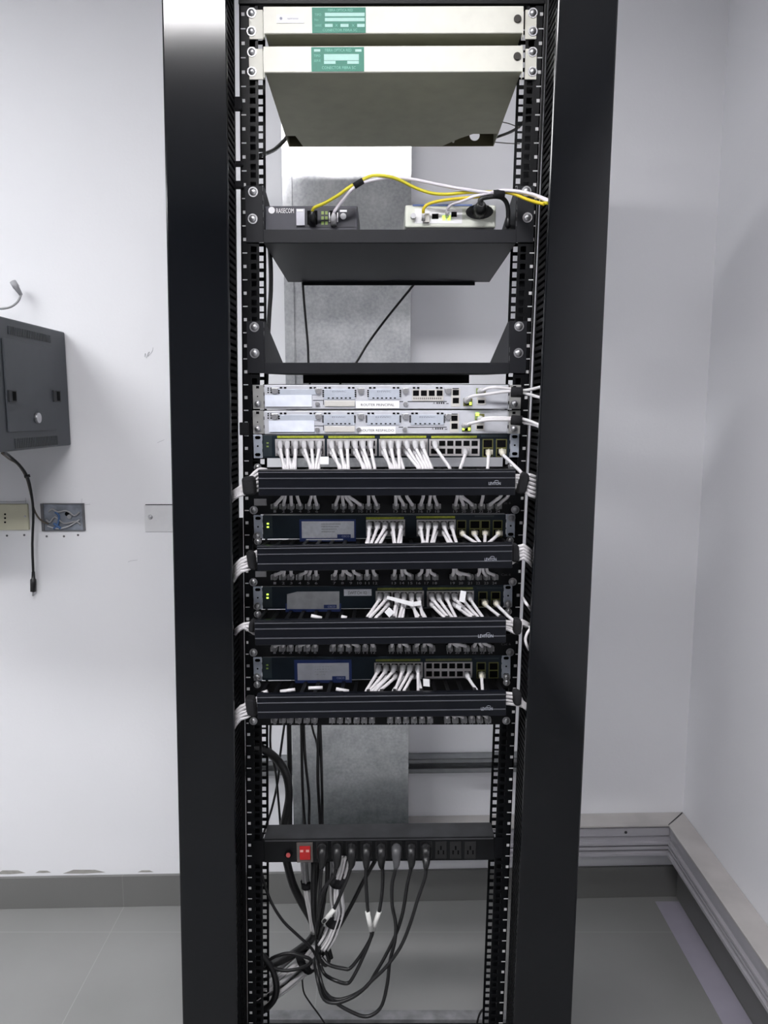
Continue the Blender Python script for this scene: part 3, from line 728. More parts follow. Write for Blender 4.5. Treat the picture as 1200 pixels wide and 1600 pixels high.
wrap('black wrap round the cables above the white media converter', [W(771, 303.5, -.030), W(788, 302, -.030)], .0085, flat=.8)

# loose cables in the top half
tubeobj('power_cable', BLACKC, [W(406, 243, .03), W(412, 241, .10), W(430, 233, .2), W(447, 216, .28), W(452, 206, .285)], .0038, 'black cable running from the left post to the rear of the cream enclosures', 'power cable')
tubeobj('power_cable', BLACKC, [W(777, 214, .285), W(800, 205, .2), W(815, 194, .14), W(825, 175, .10), W(833, 150, .06)], .0028, 'black cable curving from the right post to the rear of the cream enclosures', 'power cable')
tubeobj('thin_wire', BROWNC, [W(775, 189, .3), W(795, 193, .2), W(812, 200, .09)], .0009, 'thin brown wire beside the right post, upper of two', 'wire')
tubeobj('thin_wire', BROWNC, [W(772, 222, .3), W(795, 224, .2), W(812, 224.5, .09)], .0009, 'thin brown wire beside the right post, lower of two', 'wire')
tubeobj('power_cable', BLACKC, [W(419, 360, .10), W(421, 385, .10), W(423, 420, .10), W(423, 455, .10), W(421, 485, .10), W(419.5, 512, .10), W(417, 560, .10), W(416, 600, .10)], .0042, 'thick black cable hanging down beside the left post between the shelves', 'power cable')
tubeobj('power_cable', BLACKC, [W(473, 441, .323), W(475, 470, .335), W(478, 505, .34), W(481, 540, .34), W(482, 566, .34), W(484, 597, .34), W(484, 625, .3335)], .0026, 'thin black cable dropping straight down behind the two shelves', 'power cable')
tubeobj('power_cable', BLACKC, [W(649, 441, .323), W(643, 449, .33), W(622, 475, .34), W(598, 505, .34), W(574, 538, .34), W(557, 566, .34), W(534, 596, .34), W(516, 625, .3335)], .0026, 'thin black cable slanting down behind the two shelves', 'power cable')

# ------------------------------------------------------------ routers
def router(label, pl, pr, x0, x1, yt, yb_, dx, first):
    D = Dev('network_router', label, 'router', pl, pr)
    Yf = -.006
    ch = D.pb('chassis', SILVER, x0, yt, x1, yb_, Yf, .33, bevel=.001)
    X = lambda x: x+dx*(x-413)/380*1.0        # pixel x in the first router's layout
    Yo = yt-601
    for (e0, e1) in ((395, 412), (796, 814)):
        s_ = 0 if e0 < 500 else (0 if first else -1)
        D.pb('mounting_ear', EAR, e0+s_, yt, e1+s_, yb_, -.003, -.0004, bevel=.0006)
        cx = (e0+e1)/2+s_-1
        D.pb('ear_slot', HOLE, cx-2.4, yt+1.5, cx+2.4, yt+5.5, -.0034, -.003)
        p = D.L(cx, yt+18, -.003); MB().cyl(p, (0, -1, 0), .0012, .0004, 8).build('ear_hole', HOLE, D.root)
        D.screw(cx, yb_-8, -.003, .0052)
    D.pb('case_edge', mat('edge_dark', (.03, .03, .035), .5, noise=(60, .1)), x0-1.6, yt-1.2, x1+1.5, yt+.3, Yf+.001, .3)
    # module bay covers with slots
    bays = ((436, 495), (505.5, 555), (575.5, 625), (645, 698)) if first else ((436, 495), (505, 554), (573, 625), (641.5, 694))
    for i, (a, b) in enumerate(bays):
        if i == 3 and first: break
        hb = 9 if i == 0 else 16
        bay = D.pb('module_cover', SILV2, a, yt+6.5, b, yt+6.5+hb, Yf-.0014, Yf, bevel=.0004)
        dots = []
        for x in (a+3, a+9.5, b-9.5, b-3): dots.append((x-1.9, yt+3.2, x+1.9, yt+5.6))
        if i:
            for k in range(4):
                y = yt+8.6+k*3.0
                dots += [(a-1.6, y-.9, a+.9, y+.9), (b-.9, y-.9, b+1.6, y+.9)]
            for k in range(6): x = a+8+(b-a-16)*k/5; dots.append((x-1.5, yt+19.6, x+1.5, yt+21.4))
            mb_t = D.text('cover_print', mat('print_grey', (.22, .24, .30), .5, noise=(60, .1)), 'EHWIC', a+14, yt+9, b-14, yt+11.5, Yf-.0016, bay)
        else:
            for k in range(2): dots += [(a-1.5, yt+8+k*3.4, a+1.2, yt+10+k*3.4), (b-1.2, yt+8+k*3.4, b+1.5, yt+10+k*3.4)]
        D.pbs('vent_holes', HOLE, dots, Yf-.0017, Yf-.0002, bay)
    if first:
        bay = D.pb('switch_module', BEIGE, 644, yt+7, 693, yt+25, Yf-.0014, Yf, bevel=.0004)
        D.pbs('vent_holes', HOLE, [(x-1.9, yt+3.2, x+1.9, yt+5.6) for x in (647, 653.5, 683, 689.5)], Yf-.0016, Yf-.0002, bay)
        for k in range(4):
            x = 650+12.3*k
            D.pb('port', HOLE, x-4.6, yt+8.5, x+4.6, yt+17, Yf-.0022, Yf-.0014, bay)
        D.pbs('vent_holes', mat('perforation', (.22, .21, .20), .6, noise=(60, .1)), [(646+3.2*k, yt+19.5, 648+3.2*k, yt+22.5) for k in range(14)], Yf-.0018, Yf-.0014, bay)
    # left dots, latches and thumbscrews
    D.pbs('vent_holes', HOLE, [(x-1.1, y-1.1, x+1.1, y+1.1) for x in (419, 423.5) for y in (yt+5, yt+8, yt+11.8)], Yf-.0006, Yf+.0002)
    for x in (429.5, 497.5, 564, 633.5, 700):
        p = D.L(x, yt+9.5, Yf)
        mb = MB().cyl(p, (0, -1, 0), .0052, .005, 16).box(p.x-.006, p.x+.006, p.y-.004, p.y, p.z+.001, p.z+.0052)
        mb.build('thumbscrew', CHROME, D.root, bevel=.0005)
    for x in ((496, 633.5) if first else (496, 560.5, 632.5)):
        p = D.L(x, yt+29.5, Yf); MB().cyl(p, (0, -1, 0), .0042, .004, 16).build('thumbscrew', CHROME, D.root, bevel=.0005)
    lines = [(489, yt+23.6, 505, yt+24.6), (623, yt+25.4, 630, yt+26.6), (637, yt+25.4, 698, yt+26.6), (505, yt+23, 506, yt+31)]
    D.pbs('bay_outline', INK, lines, Yf-.0004, Yf+.0002)
    # long white inventory label, grey tab, name label
    if first: a, b, c, d = 414, yt+15.5, 487, yt+34
    else: a, b, c, d = 420, yt+15.5, 491, yt+33.5
    L_ = D.pb('asset_label', mat('label_bluish', (.78, .82, .93), .5, noise=(60, .06)), a, b, c, d, Yf-.0022, Yf-.0004)
    D.pb('label_edge', INK, a+2, d-.2, c+.6, d+.8, Yf-.0015, Yf-.0003, L_)
    D.pb('pull_tab', BEIGE, 507, yt+24.5, 554.5, yt+33.5, Yf-.003, Yf-.0004, bevel=.0008)
    nx0, nx1 = (556, 624) if first else (560.5, 618)
    N = D.pb('name_label', PAPER, nx0, yt+25, nx1, yt+36.5, Yf-.0012, Yf-.0004)
    D.text('name_text', INK, 'ROUTER PRINCIPAL' if first else 'ROUTER RESPALDO', nx0+(8 if first else 2.5), yt+29.2, nx1-(8 if first else 2.5), yt+33, Yf-.0014, N)
    # right: console ports, usb, lamps
    ox = 0 if first else -2
    cb = D.pb('console_block', BEIGE, 705+ox, yt+5, 719+ox, yt+34, Yf-.001, Yf, bevel=.0004)
    for y in (yt+12, yt+24.5): D.pb('port', HOLE, 707.4+ox, y-4.4, 717+ox, y+4.2, Yf-.0016, Yf-.001, cb)
    D.pb('console_mark', INK, 707+ox, yt+4.8, 717+ox, yt+6.4, Yf-.0014, Yf-.0008, cb)
    D.text('port_text', INK, 'A', 676.5+ox, yt+26.6, 680+ox, yt+30, Yf-.0003)
    D.pbs('port_symbols', INK, [(682+ox+k*3.4, yt+27, 684.2+ox+k*3.4, yt+29.6) for k in range(4)]+[(697+ox, yt+28.6, 701+ox, yt+29.6)], Yf-.0003, Yf+.0002)
    gb = D.pb('ethernet_block', LIMED, 724+ox, yt+21 if first else yt+21, 738+ox, yt+33, Yf-.001, Yf, bevel=.0003)
    D.pb('port', HOLE, 727+ox, yt+27, 733+ox, yt+31, Yf-.0014, Yf-.001, gb)
    D.pb('led', LED, 733.5+ox, yt+27, 737+ox, yt+31, Yf-.0018, Yf-.001, gb)
    if not first:
        D.pb('led', LED, 722.5, yt+26.5, 726, yt+30.5, Yf-.0018, Yf-.001, gb)
        D.pb('led', LED, 743.5, yt+3.5, 748.5, yt+8, Yf-.0018, Yf)
    gb = D.pb('ethernet_block', LIMED, 744+ox, yt+5, 759+ox, yt+15, Yf-.001, Yf, bevel=.0003)
    D.pb('led', LEDD, 744+ox, yt+5.5, 747.5+ox, yt+14, Yf-.0016, Yf-.001, gb)
    ub = D.pb('usb_block', BEIGE, 745+ox, yt+19.5, 759+ox, yt+31, Yf-.0012, Yf, bevel=.0004)
    D.pb('port', HOLE, 747+ox, yt+23.5, 757+ox, yt+28.5, Yf-.0018, Yf-.0012, ub)
    return D
R1 = router('upper silver router with four open ports, name label reading ROUTER PRINCIPAL', (402, 620), (806, 620), 413, 794.5, 601.5, 639, 0, True)
R2 = router('lower silver router with blank bays, name label reading ROUTER RESPALDO', (402, 660), (805.5, 659), 413, 793.5, 641.5, 678, 0, False)
def rcable(label, pts, plug, m=CORD):
    o = tubeobj('network_cable', m, pts, .0026, label, 'network cable', seg=10)
    child(o, 'plug', MB().tube(plug, [.0062, .0058, .0036], 8, smooth=False), CLEAR); return o
rcable('white cable from the upper ethernet port of the upper silver router', [W(753, 611, -.028), W(764, 606, -.034), W(780, 605.5, -.036), W(800, 608, -.036), W(820, 610, -.045), W(845, 604.5, -.085), W(858, 600, -.093)], [W(750, 612, -.006), W(751, 611, -.018), W(756, 609, -.03)])
rcable('white cable from the lower ethernet port of the upper silver router', [W(731, 624, -.026), W(738, 619, -.034), W(760, 616, -.038), W(785, 612.5, -.038), W(802, 612, -.038), W(822, 615, -.045), W(840, 620, -.085), W(856, 624, -.093)], [W(729, 626, -.006), W(730, 625, -.018), W(734, 621, -.03)])
rcable('white cable from the upper ethernet port of the lower silver router', [W(752, 655, -.028), W(762, 653, -.034), W(780, 652.5, -.036), W(800, 653.5, -.036), W(818, 655, -.045), W(838, 662, -.085), W(852, 670, -.093)], [W(750, 654, -.006), W(751, 655, -.018), W(754, 654.5, -.03)])
rcable('white cable from the lower ethernet port of the lower silver router', [W(728, 664, -.026), W(738, 661, -.034), W(760, 656.5, -.038), W(785, 656, -.038), W(802, 656.5, -.038), W(822, 661, -.045), W(840, 665.5, -.085), W(852, 676, -.093)], [W(726, 665, -.006), W(727, 664.5, -.018), W(732, 662.5, -.03)])
wrap('black wrap on the two white cables of the upper router', [W(799, 612.5, -.037), W(817, 613, -.043)], .0088, flat=1)
wrap('black wrap on the two white cables of the lower router', [W(799, 656, -.037), W(816, 657.5, -.043)], .0085, flat=1)

# ------------------------------------------------------------ switches
def switch(label, el, er, x0, x1, leds=True):
    """el/er = ear rects (x0,y0,x1,y1)"""
    D = Dev('network_switch', label, 'network switch', ((el[0]+el[2])/2, (el[1]+el[3])/2), ((er[0]+er[2])/2, (er[1]+er[3])/2))
    Yf = -.004; yt = (el[1]+er[1])/2; yb_ = (el[3]+er[3])/2
    D.pb('chassis', TEAL, x0, yt+.5, x1, yb_, Yf, .24, bevel=.001)
    lower = []
    for q in (el, er):
        D.pb('mounting_ear', EARB, q[0], q[1], q[2], q[3], -.003, -.0004, bevel=.0006)
        cx = (q[0]+q[2])/2; h = q[3]-q[1]
        for fy in (.13, .85):
            p = D.L(cx, q[1]+h*fy, -.003)
            MB().tube([p+Vector((-.0022, 0, 0)), p+Vector((-.0022, -.0004, 0))], .0028, 12, smooth=False).tube([p+Vector((.0022, 0, 0)), p+Vector((.0022, -.0004, 0))], .0028, 12, smooth=False).box(p.x-.0022, p.x+.0022, p.y-.0004, p.y, p.z-.0028, p.z+.0028).build('ear_slot', HOLE, D.root)
        p = D.L(cx, q[1]+h*.49, -.003); MB().cyl(p, (0, -1, 0), .0017, .0004, 10).build('ear_hole', HOLE, D.root)
    sp_ = D.pb('status_panel', TEAL2, x0+1.5, yt+2, x0+15, yb_-2, Yf-.0008, Yf, bevel=.0003)
    for dy in (14, 19.3):
        D.pb('led', LED if leds else LEDD, x0+6.4, yt+dy-1.1, x0+9.6, yt+dy+1.1, Yf-.0014, Yf-.0008, sp_)
    return D, yt, yb_
def ledstrip(D, x0, x1, y, m=LIME, Yf=-.004):
    D.pb('port_number_strip', m, x0, y-1.7, x1, y+1.7, Yf-.0006, Yf)
def block(D, xs0, xs1, y0, y1, nx, rows, open_cols, Yf=-.004, m=PORTG):
    b = D.pb('port_block', m, xs0, y0, xs1, y1, Yf-.002, Yf, bevel=.0004)
    pw_ = (xs1-xs0-3)/nx
    for k in range(nx):
        for j, yy in enumerate(rows):
            x = xs0+1.5+pw_*(k+.5)
            D.pb('port', HOLE, x-pw_*.38, yy-4.0, x+pw_*.38, yy+4.0, Yf-.0026, Yf-.002, b)
    return b
def sfp(D, x0, y0, x1, y1, Yf=-.004):
    mb = MB(); t = 1.5
    f = D.pb('uplink_frame', LIMED, x0, y0, x1, y1, Yf-.0015, Yf, bevel=.0003)
    h = (y1-y0)
    D.pb('port', HOLE, x0+t, y0+t, x1-t, y0+h*.46, Yf-.0021, Yf-.0015, f)
    D.pb('port', HOLE, x0+t, y0+h*.54, x1-t, y1-t, Yf-.0021, Yf-.0015, f)
def pcord(label, xp, yp, xb, ybm, group, m=CORD, pm=CLEAR, down=1, curve=.35, yplug=-.006, end=None, Ye=-.062):
    """patch cord: plug at pixel (xp,yp), running to (xb,ybm) then into the manager"""
    dx = xb-xp; dy = ybm-yp
    a = W(xp, yp, yplug-.026); 
    pts = [a, W(xp+dx*.05, yp+dy*.16, -.042), W(xp+dx*curve, yp+dy*.45, -.052), W(xp+dx*.75, yp+dy*.78, -.058), W(xb, ybm, Ye)]
    if end: pts += end
    else: pts.append(W(xb+dx*.05, ybm+down*9, Ye))
    o = MB().tube(pts, .0029, 8, sub=3).build('network_cable', m, origin=a)
    tag(o, label, 'network cable', group)
    s_ = math.copysign(1, dy)
    p0 = W(xp, yp, yplug); 
    mb = MB().box(p0.x-.0056, p0.x+.0056, yplug-.012, yplug, p0.z-.004, p0.z+.004)
    mb.tube([W(xp, yp, yplug-.011), W(xp, yp+.8*s_, yplug-.022), W(xp+dx*.04, yp+dy*.14, yplug-.034), W(xp+dx*.12, yp+dy*.27, -.046)], [.0052, .0053, .0048, .0034], 8)
    child(o, 'plug', mb, pm)
    return o
def cordset(lst, rows, yb_, where, group, **k):
    up = sorted([q for q in lst if q[1] == 0]); lo = sorted([q for q in lst if q[1] == 1])
    for nm, L_ in (('upper', up), ('lower', lo)):
        for i, (xp, rw, xb) in enumerate(L_):
            pcord(f'{ORD[i]} white cable from left in the {nm} port row of {where}', xp, rows[rw], xb, yb_, group, **k)

# switch 1
D, yt, yb_ = switch('uppermost network switch, dark, its ports packed with white cables', (396, 679, 409.5, 716), (797.5, 677.5, 811, 714.5), 410, 796.5, leds=False)
for a, b in ((433, 505.6), (513, 585.5), (593.7, 666), (673.7, 745)): ledstrip(D, a, b, 682.7)
for a, b in ((430, 507.5), (511, 589), (592, 668.5), (670.5, 749.5)): block(D, a, b, 686, 712.5, 6, (692.6, 705), ())
D.pb('brand_strip', TEAL2, 752, 679.5, 792, 683, -.0046, -.004)
sfp(D, 754, 686, 770.5, 714); sfp(D, 775, 686, 792, 714)
L1 = [(437.3,0,443.3),(437.3,1,446.5),(448.7,0,450),(448.7,1,455),(461.7,0,461),(461.7,1,457.5),(474.7,0,485),(474.7,1,487.5),(486.6,0,490),(499,0,494),(499,1,498),
      (518,0,530),(518,1,532.5),(531.6,0,537.6),(531.6,1,540.5),(542.4,0,544.5),(554.6,0,567.4),(554.6,1,570),(566.8,0,578.5),(566.8,1,574.5),(579,0,585.5),
      (599,0,610),(599,1,613),(610.6,0,617),(610.6,1,621),(622.8,0,624.5),(622.8,1,630),(635.7,0,656),(635.7,1,653),(648.5,0,666),(648.5,1,661),(660.2,0,674.5),(660.2,1,669.5)]
cordset(L1, (692, 704.5), 731, 'the uppermost switch', 'white cables in the three full port blocks of the uppermost switch')
pcord('white cable slanting right from the open port block of the uppermost switch', 679.5, 692, 702.5, 731, None)
pcord('short white cable from the fifth lower port of the uppermost switch\'s open block', 727.4, 704.6, 719.5, 731, None)
pcord('ivory-plugged white cable in the left uplink port of the uppermost switch', 763.6, 706, 762, 731, None, pm=CORDY)
pcord('ivory-plugged cable from the uppermost switch slanting to the right cable bundle', 784, 705, 806, 730, None, pm=CORDY, Ye=-.068, end=[W(814, 738, -.074), W(817, 748, -.074)])
def papertag(label, corners, Y):
    P = [W(x, y, Y) for x, y in corners]
    o = MB().quadbox(P+[p+Vector((0, .0008, 0)) for p in P]).build('cable_tag', PAPER, origin=P[0]); tag(o, label, 'cable tag')
papertag('white paper tag on a cable under the uppermost switch', [(500, 725.5), (513.5, 725.5), (513.5, 713.5), (500, 713.5)], -.068)

# switch 2
D, yt, yb_ = switch('second network switch from top, half its face bare with bright reflective sticker', (396.5, 805, 410, 842), (791.3, 803.5, 804.7, 840.3), 410.5, 790.5)
bs = D.pb('sticker_border', BLUE, 468, 811.5, 556, 846, -.0046, -.004)
D.pb('sticker', GPAPER, 471.5, 814.6, 553.3, 840.6, -.0052, -.0046, bs)
lg = D.pb('sticker_logo', BLUE, 527, 835, 548, 840.6, -.0056, -.0052, bs)
D.text('logo_text', mat('logo_pale', (.45, .5, .7), .5, noise=(60, .03)), 'CISCO', 534, 836.6, 546, 839.4, -.0058, bs)
D.pbs('sticker_print', mat('print_pale', (.40, .41, .44), .5, noise=(400, .3)), [(502, 818+4*k, 532-3*k, 819.6+4*k) for k in range(4)], -.0054, -.0052, bs)
D.pb('sticker_strip', PAPER, 478, 842.3, 536, 844, -.0056, -.0046, bs)
ledstrip(D, 572, 631, 809.6, LIME); ledstrip(D, 650.5, 711, 808.2, LIME)
for a, b in ((572, 633), (651, 712)): block(D, a, b, 812, 838, 5, (818.5, 831), ())
D.pb('brand_strip', TEAL2, 742, 805.3, 772, 807.8, -.0046, -.004)
for q in ((713.8, 728.5), (733.6, 750.5), (751, 765.5), (770, 785)): sfp(D, q[0], 812.9, q[1], 839.8)
for x, y in ((402, 841), (404.5, 795), (797.5, 795.5), (797.3, 844)): pass
L2 = [(577.3,0,575),(577.3,1,572.5),(590,0,580),(602,0,587),(602,1,594),(614,0,617),(614,1,616),(626.7,0,622),(626.7,1,626),
      (657.3,0,661),(657.3,1,663.5),(669.3,0,667),(680.7,0,674),(680.7,1,677),(694,0,706),(694,1,701.5),(706,0,713.5)]
cordset(L2, (819, 831), 850, 'the second switch', 'white cables in the port blocks of the second switch')
for nm, xp, xb in (('first', 722, 745.5), ('second', 741, 751), ('third', 758, 757.5), ('fourth', 779, 762)):
    pcord(f'ivory-plugged cable in the {nm} uplink frame from left of the second switch', xp, 832, xb, 850, None, pm=CORDY)

# switch 3
D, yt, yb_ = switch('third network switch from top, with a small label reading SWITCH 02', (396, 916.7, 409.6, 952), (787.4, 913.2, 800.4, 949), 410, 786.8)
bs = D.pb('sticker_border', BLUE, 446, 943, 533, 956, -.0044, -.004)
st_ = MB(); pp = [D.L(x, y, 0) for x, y in ((449, 950.5), (530.5, 950.5), (530.5, 923), (465, 923.5), (449, 927.5))]
st_.prism([(p.x, p.z) for p in pp], -.0050, -.0044); st_.build('sticker', mat('grey_sticker', (.36, .365, .38), .5, noise=(60, .12)), D.root)
D.pb('sticker_logo', BLUE, 506, 945, 526, 950.5, -.0054, -.0050, bs)
D.text('logo_text', mat('logo_pale', (0, 0, 0)), 'CISCO', 512, 946.6, 524, 949.4, -.0056, bs)
nl = D.pb('name_label', GPAPER, 537.3, 920.8, 580.5, 931, -.0046, -.004)
D.text('name_text', INK, 'SWITCH 02', 544, 924, 573, 928.6, -.0048, nl)
ledstrip(D, 589.7, 660, 920.2, mat('lime_strip_dull', (.17, .19, .04), .5, noise=(300, .25))); ledstrip(D, 668, 739, 919.5, mat('lime_strip_dull', (0, 0, 0)))
for a, b in ((587, 662.5), (667, 740.5)): block(D, a, b, 923.5, 948, 6, (929.5, 941.5), ())
D.pb('brand_strip', TEAL2, 745, 917.6, 785, 920, -.0046, -.004)
sfp(D, 747.5, 924.5, 761.5, 948.5); sfp(D, 767, 924.5, 782, 948.5)
L3 = [(594,0,573),(604.4,0,577.5),(606,1,587),(620.7,0,614),(620.7,1,617.5),(631.5,0,624),(631.5,1,629),(642.9,0,651),(642.9,1,655.5),(654.3,0,661),(654.3,1,665),
      (674.8,0,700.6),(674.8,1,695),(685.2,0,707),(698,0,712.5),(709.5,0,742),(709.5,1,737.4),(721.5,0,748),(733.6,0,755)]
cordset(L3, (930, 942), 966, 'the third switch', 'white cables in the port blocks of the third switch')
pcord('ivory-plugged cable in the left uplink port of the third switch', 757, 940, 784, 966, None, pm=CORDY)
pcord('ivory-plugged cable from the third switch slanting to the right cable bundle', 775, 941, 793, 962, None, pm=CORDY, Ye=-.066, end=[W(801, 969, -.074), W(803, 975, -.074)])
papertag('white diamond-shaped paper tag hanging on cables of the third switch', [(608.5, 965), (616.5, 956.5), (608, 949), (600.5, 956.5)], -.072)
papertag('long white paper flag wrapped sideways over cables of the third switch', [(604, 936), (646, 948), (647, 941), (605, 931)], -.062)
papertag('small white tape tab between two cables of the third switch', [(647, 947), (658, 946), (658, 938.5), (647, 940.5)], -.060)
papertag('upright white paper flag among the right cables of the third switch', [(717, 939.5), (726, 942), (728.5, 924.5), (720, 922.5)], -.068)
papertag('small white paper tab low among right cables of the third switch', [(712, 948), (720, 952), (721, 947.5), (713, 943.5)], -.066)

# switch 4
D, yt, yb_ = switch('bottom network switch, with an open twelve-port block and blue-edged sticker', (396, 1027, 409, 1063.5), (784.3, 1023.6, 797.6, 1059.5), 409.5, 783.7, leds=False)
bs = D.pb('sticker_border', BLUE, 460, 1031, 549.5, 1067, -.0046, -.004)
D.pb('sticker', mat('pale_sticker', (.46, .47, .52), .5, noise=(60, .08)), 464.8, 1036.2, 545.2, 1062.5, -.0052, -.0046, bs)
D.pb('sticker_logo', BLUE, 519, 1056.5, 540, 1062.5, -.0056, -.0052, bs)
D.text('logo_text', mat('logo_pale', (0, 0, 0)), 'CISCO', 526, 1058, 538, 1061, -.0058, bs)
D.pbs('sticker_print', mat('print_pale', (0, 0, 0)), [(492, 1041+4*k, 518-3*k, 1042.4+4*k) for k in range(4)], -.0054, -.0052, bs)
ledstrip(D, 587, 657, 1031.6, mat('lime_strip_dull', (0, 0, 0))); ledstrip(D, 665, 737, 1031, mat('lime_strip_dim', (.10, .11, .04), .5, noise=(300, .2)))
block(D, 585, 660.5, 1035.5, 1059, 6, (1041, 1053), ()); block(D, 663, 738, 1035, 1059.5, 6, (1040.6, 1053), ())
D.pb('brand_strip', TEAL2, 742, 1028, 780, 1030, -.0046, -.004)
sfp(D, 744.7, 1035, 759, 1060); sfp(D, 763.6, 1035, 779, 1060)
L4 = [(591.4,0,572),(603.3,0,577.5),(603.3,1,581),(615.8,0,586),(618,1,593),(629.3,0,617),(629.3,1,614.5),(640.7,0,623),(643,1,631),(653.2,0,653.5),(653.2,1,658.5)]
cordset(L4, (1042, 1054), 1080, 'the bottom switch', 'white cables in the left port block of the bottom switch')
pcord('white cable in the last lower port of the bottom switch\'s open block', 730, 1053, 745.5, 1080, None)
pcord('ivory-plugged cable in the left uplink port of the bottom switch', 752.5, 1053, 754, 1080, None, pm=CORDY)
papertag('white paper tag beside the cables of the bottom switch', [(661.5, 1072), (671.5, 1073), (671, 1061.5), (661, 1060.5)], -.066)

# ------------------------------------------------------------ horizontal cable managers
def hmanager(label, lt, rt, h, ridges, yback):
    """lt/rt = pixel points of the cover's top corners (plane Y=-.1)"""
    D = Dev('horizontal_cable_manager', label, 'cable manager', lt, rt, Y=-.1)
    zt = 0.; zb = -h
    w = (W(*rt, -.1)-W(*lt, -.1)).length/2
    bz_ = D.L(600, yback, -.003).z
    MB().box(-w, w, 0, .004, zb, zt).box(-w, w, .004, .012, zt-.003, zt).box(-w, w, .004, .012, zb, zb+.003).build('cover', MCOV, D.root, bevel=.0012)
    mb = MB()
    for f in ridges: mb.box(-w+.001, w-.001, -.0014, 0, zt-h*f-.0008, zt-h*f+.0008)
    mb.build('cover_ridges', mat('ridge_grey', (.075, .078, .09), .35, noise=(60, .1)), D.root)
    MB().box(-w-.012, w+.012, .096, .0985, zb+.004, bz_).build('back_panel', COMB, D.root)
    mb = MB(); n = 18
    for i in range(n+1):
        x = -w+.004+(2*w-.008)*i/n
        mb.quadbox([(x-.003, .012, zt-.006), (x+.003, .012, zt-.006), (x+.003, .012, zt-.0035), (x-.003, .012, zt-.0035), (x-.003, .096, bz_-.004), (x+.003, .096, bz_-.004), (x+.003, .096, bz_-.0015), (x-.003, .096, bz_-.0015)]); mb.box(x-.003, x+.003, .012, .096, zb+.0015, zb+.004)
    mb.build('duct_fingers', COMB, D.root)
    return D, w
M = []
for (lab, lt, rt, ln) in (('uppermost horizontal black cable manager, directly below the uppermost switch', (403, 734), (806, 733), 729.5),
                      ('second horizontal black cable manager from top, below the second switch', (401, 853), (801, 848), 841.5),
                      ('third horizontal black cable manager from top, below the SWITCH 02 switch', (397, 970), (791, 966), 951),
                      ('bottom horizontal black cable manager, below the bottom switch', (401, 1086), (791, 1081), 1062)):
    hh = .0435
    D, w = hmanager(lab, lt, rt, hh, (.10, .33, .71), ln); M.append((D, w))
# manager wordmarks (LEVITON with small arch above)
for (D, w), (xa_, xb_, ya_, yb2) in zip(M, ((763.5, 782, 753, 757.6), (757, 775.5, 871.5, 876), (747, 770.5, 990.8, 996), (751.5, 769.5, 1104.5, 1109.5))):
    a, b, c, d = D.rect(xa_, ya_, xb_, yb2, -.1005); mb = MB(); text_into(mb, 'LEVITON', a, b, c, d, -.0016)
    q = []
    for k in range(9):
        t = k/8*math.pi; q.append(Vector((a+(b-a)*(.66-.0)+.0035*-math.cos(t), -.0014, d+.0006+.0020*math.sin(t))))
    mb.tube(q, .00025, 4, smooth=False)
    mb.build('wordmark', mat('wordmark_grey', (.42, .44, .50), .5, noise=(60, .05)), D.root)

# ------------------------------------------------------------ patch panels
PX = [429.4,442.9,455.4,469,482.5,495,524,536.7,550,563.8,576,588.8,618.4,631.4,644.4,657.4,670.4,683.4,711.6,724.6,738.7,751.7,764.7,777.7]
def patch(nm, label, lt, rb, yplug, ynum, sh, tops, ytop, where, cap=True):
    D = Dev('patch_bay', label, 'patch panel', (lt[0], rb[1]), (rb[0], rb[1]-1.5))
    a = D.L(lt[0], lt[1]).x; b = D.L(rb[0], rb[1]).x
    MB().box(a, b, -.003, -.0006, .0012, .0428).build('panel', RACK, D.root, bevel=.0006)
    sx = lambda x: 429.4+sh[0]+(x-429.4)*sh[1]
    mb = MB()
    for k, x in enumerate(PX):
        q = D.rect(sx(x)-2.1-(1.2 if k > 8 else 0), ynum-1.9, sx(x)+2.1+(1.2 if k > 8 else 0), ynum+1.9, -.003); text_into(mb, str(k+1), q[0], q[1], q[2], q[3], -.0033)
    mb.build('port_numbers', mat('number_grey', (.30, .30, .32), .5, noise=(60, .05)), D.root)
    for k, x in enumerate(PX):
        j = D.pb('port', HOLE, sx(x)-5.6, yplug-6, sx(x)+5.6, yplug+5, -.0036, -.003)
    if cap:
        q = D.rect(783, ynum-15, 798, ynum-11.4, -.003); mb = MB(); text_into(mb, 'Cat 6', q[0], q[1], q[2], q[3], -.0032); mb.build('category_text', mat('cat_text', (.06, .06, .065), .5, noise=(60, .05)), D.root)
    for q in ((lt[0]+8, rb[1]-7), (rb[0]-8, rb[1]-7.5)): D.screw(*q, -.003, .0055)
    for i, (x, t) in enumerate(zip(PX, tops)):
        if t is None: continue
        xp = sx(x); dx = t-xp
        a0 = W(xp, yplug, -.030)
        P = [a0, W(xp+dx*.08, yplug-2, -.042), W(xp+dx*.4, (yplug*.5+ytop*.5), -.052), W(xp+dx*.85, ytop+1, -.056), W(t, ytop-5, -.058), W(t+dx*.1, ytop-12, -.056)]
        o = MB().tube(P, .0029, 8, sub=3).build('network_cable', CORD, origin=a0)
        tag(o, f'{ORD[i]} white cable from left plugged into {where}', 'network cable', f'white cables in {where}')
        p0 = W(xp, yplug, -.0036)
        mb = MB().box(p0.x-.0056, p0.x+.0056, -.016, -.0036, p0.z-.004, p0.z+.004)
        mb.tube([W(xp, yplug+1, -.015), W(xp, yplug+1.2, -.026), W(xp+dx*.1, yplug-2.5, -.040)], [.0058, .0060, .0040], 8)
        child(o, 'plug', mb, mat('shaded_plug', (.26, .26, .27), .3, noise=(90, .06)))  # plug colour darkened to stand for shade from the manager above
    return D
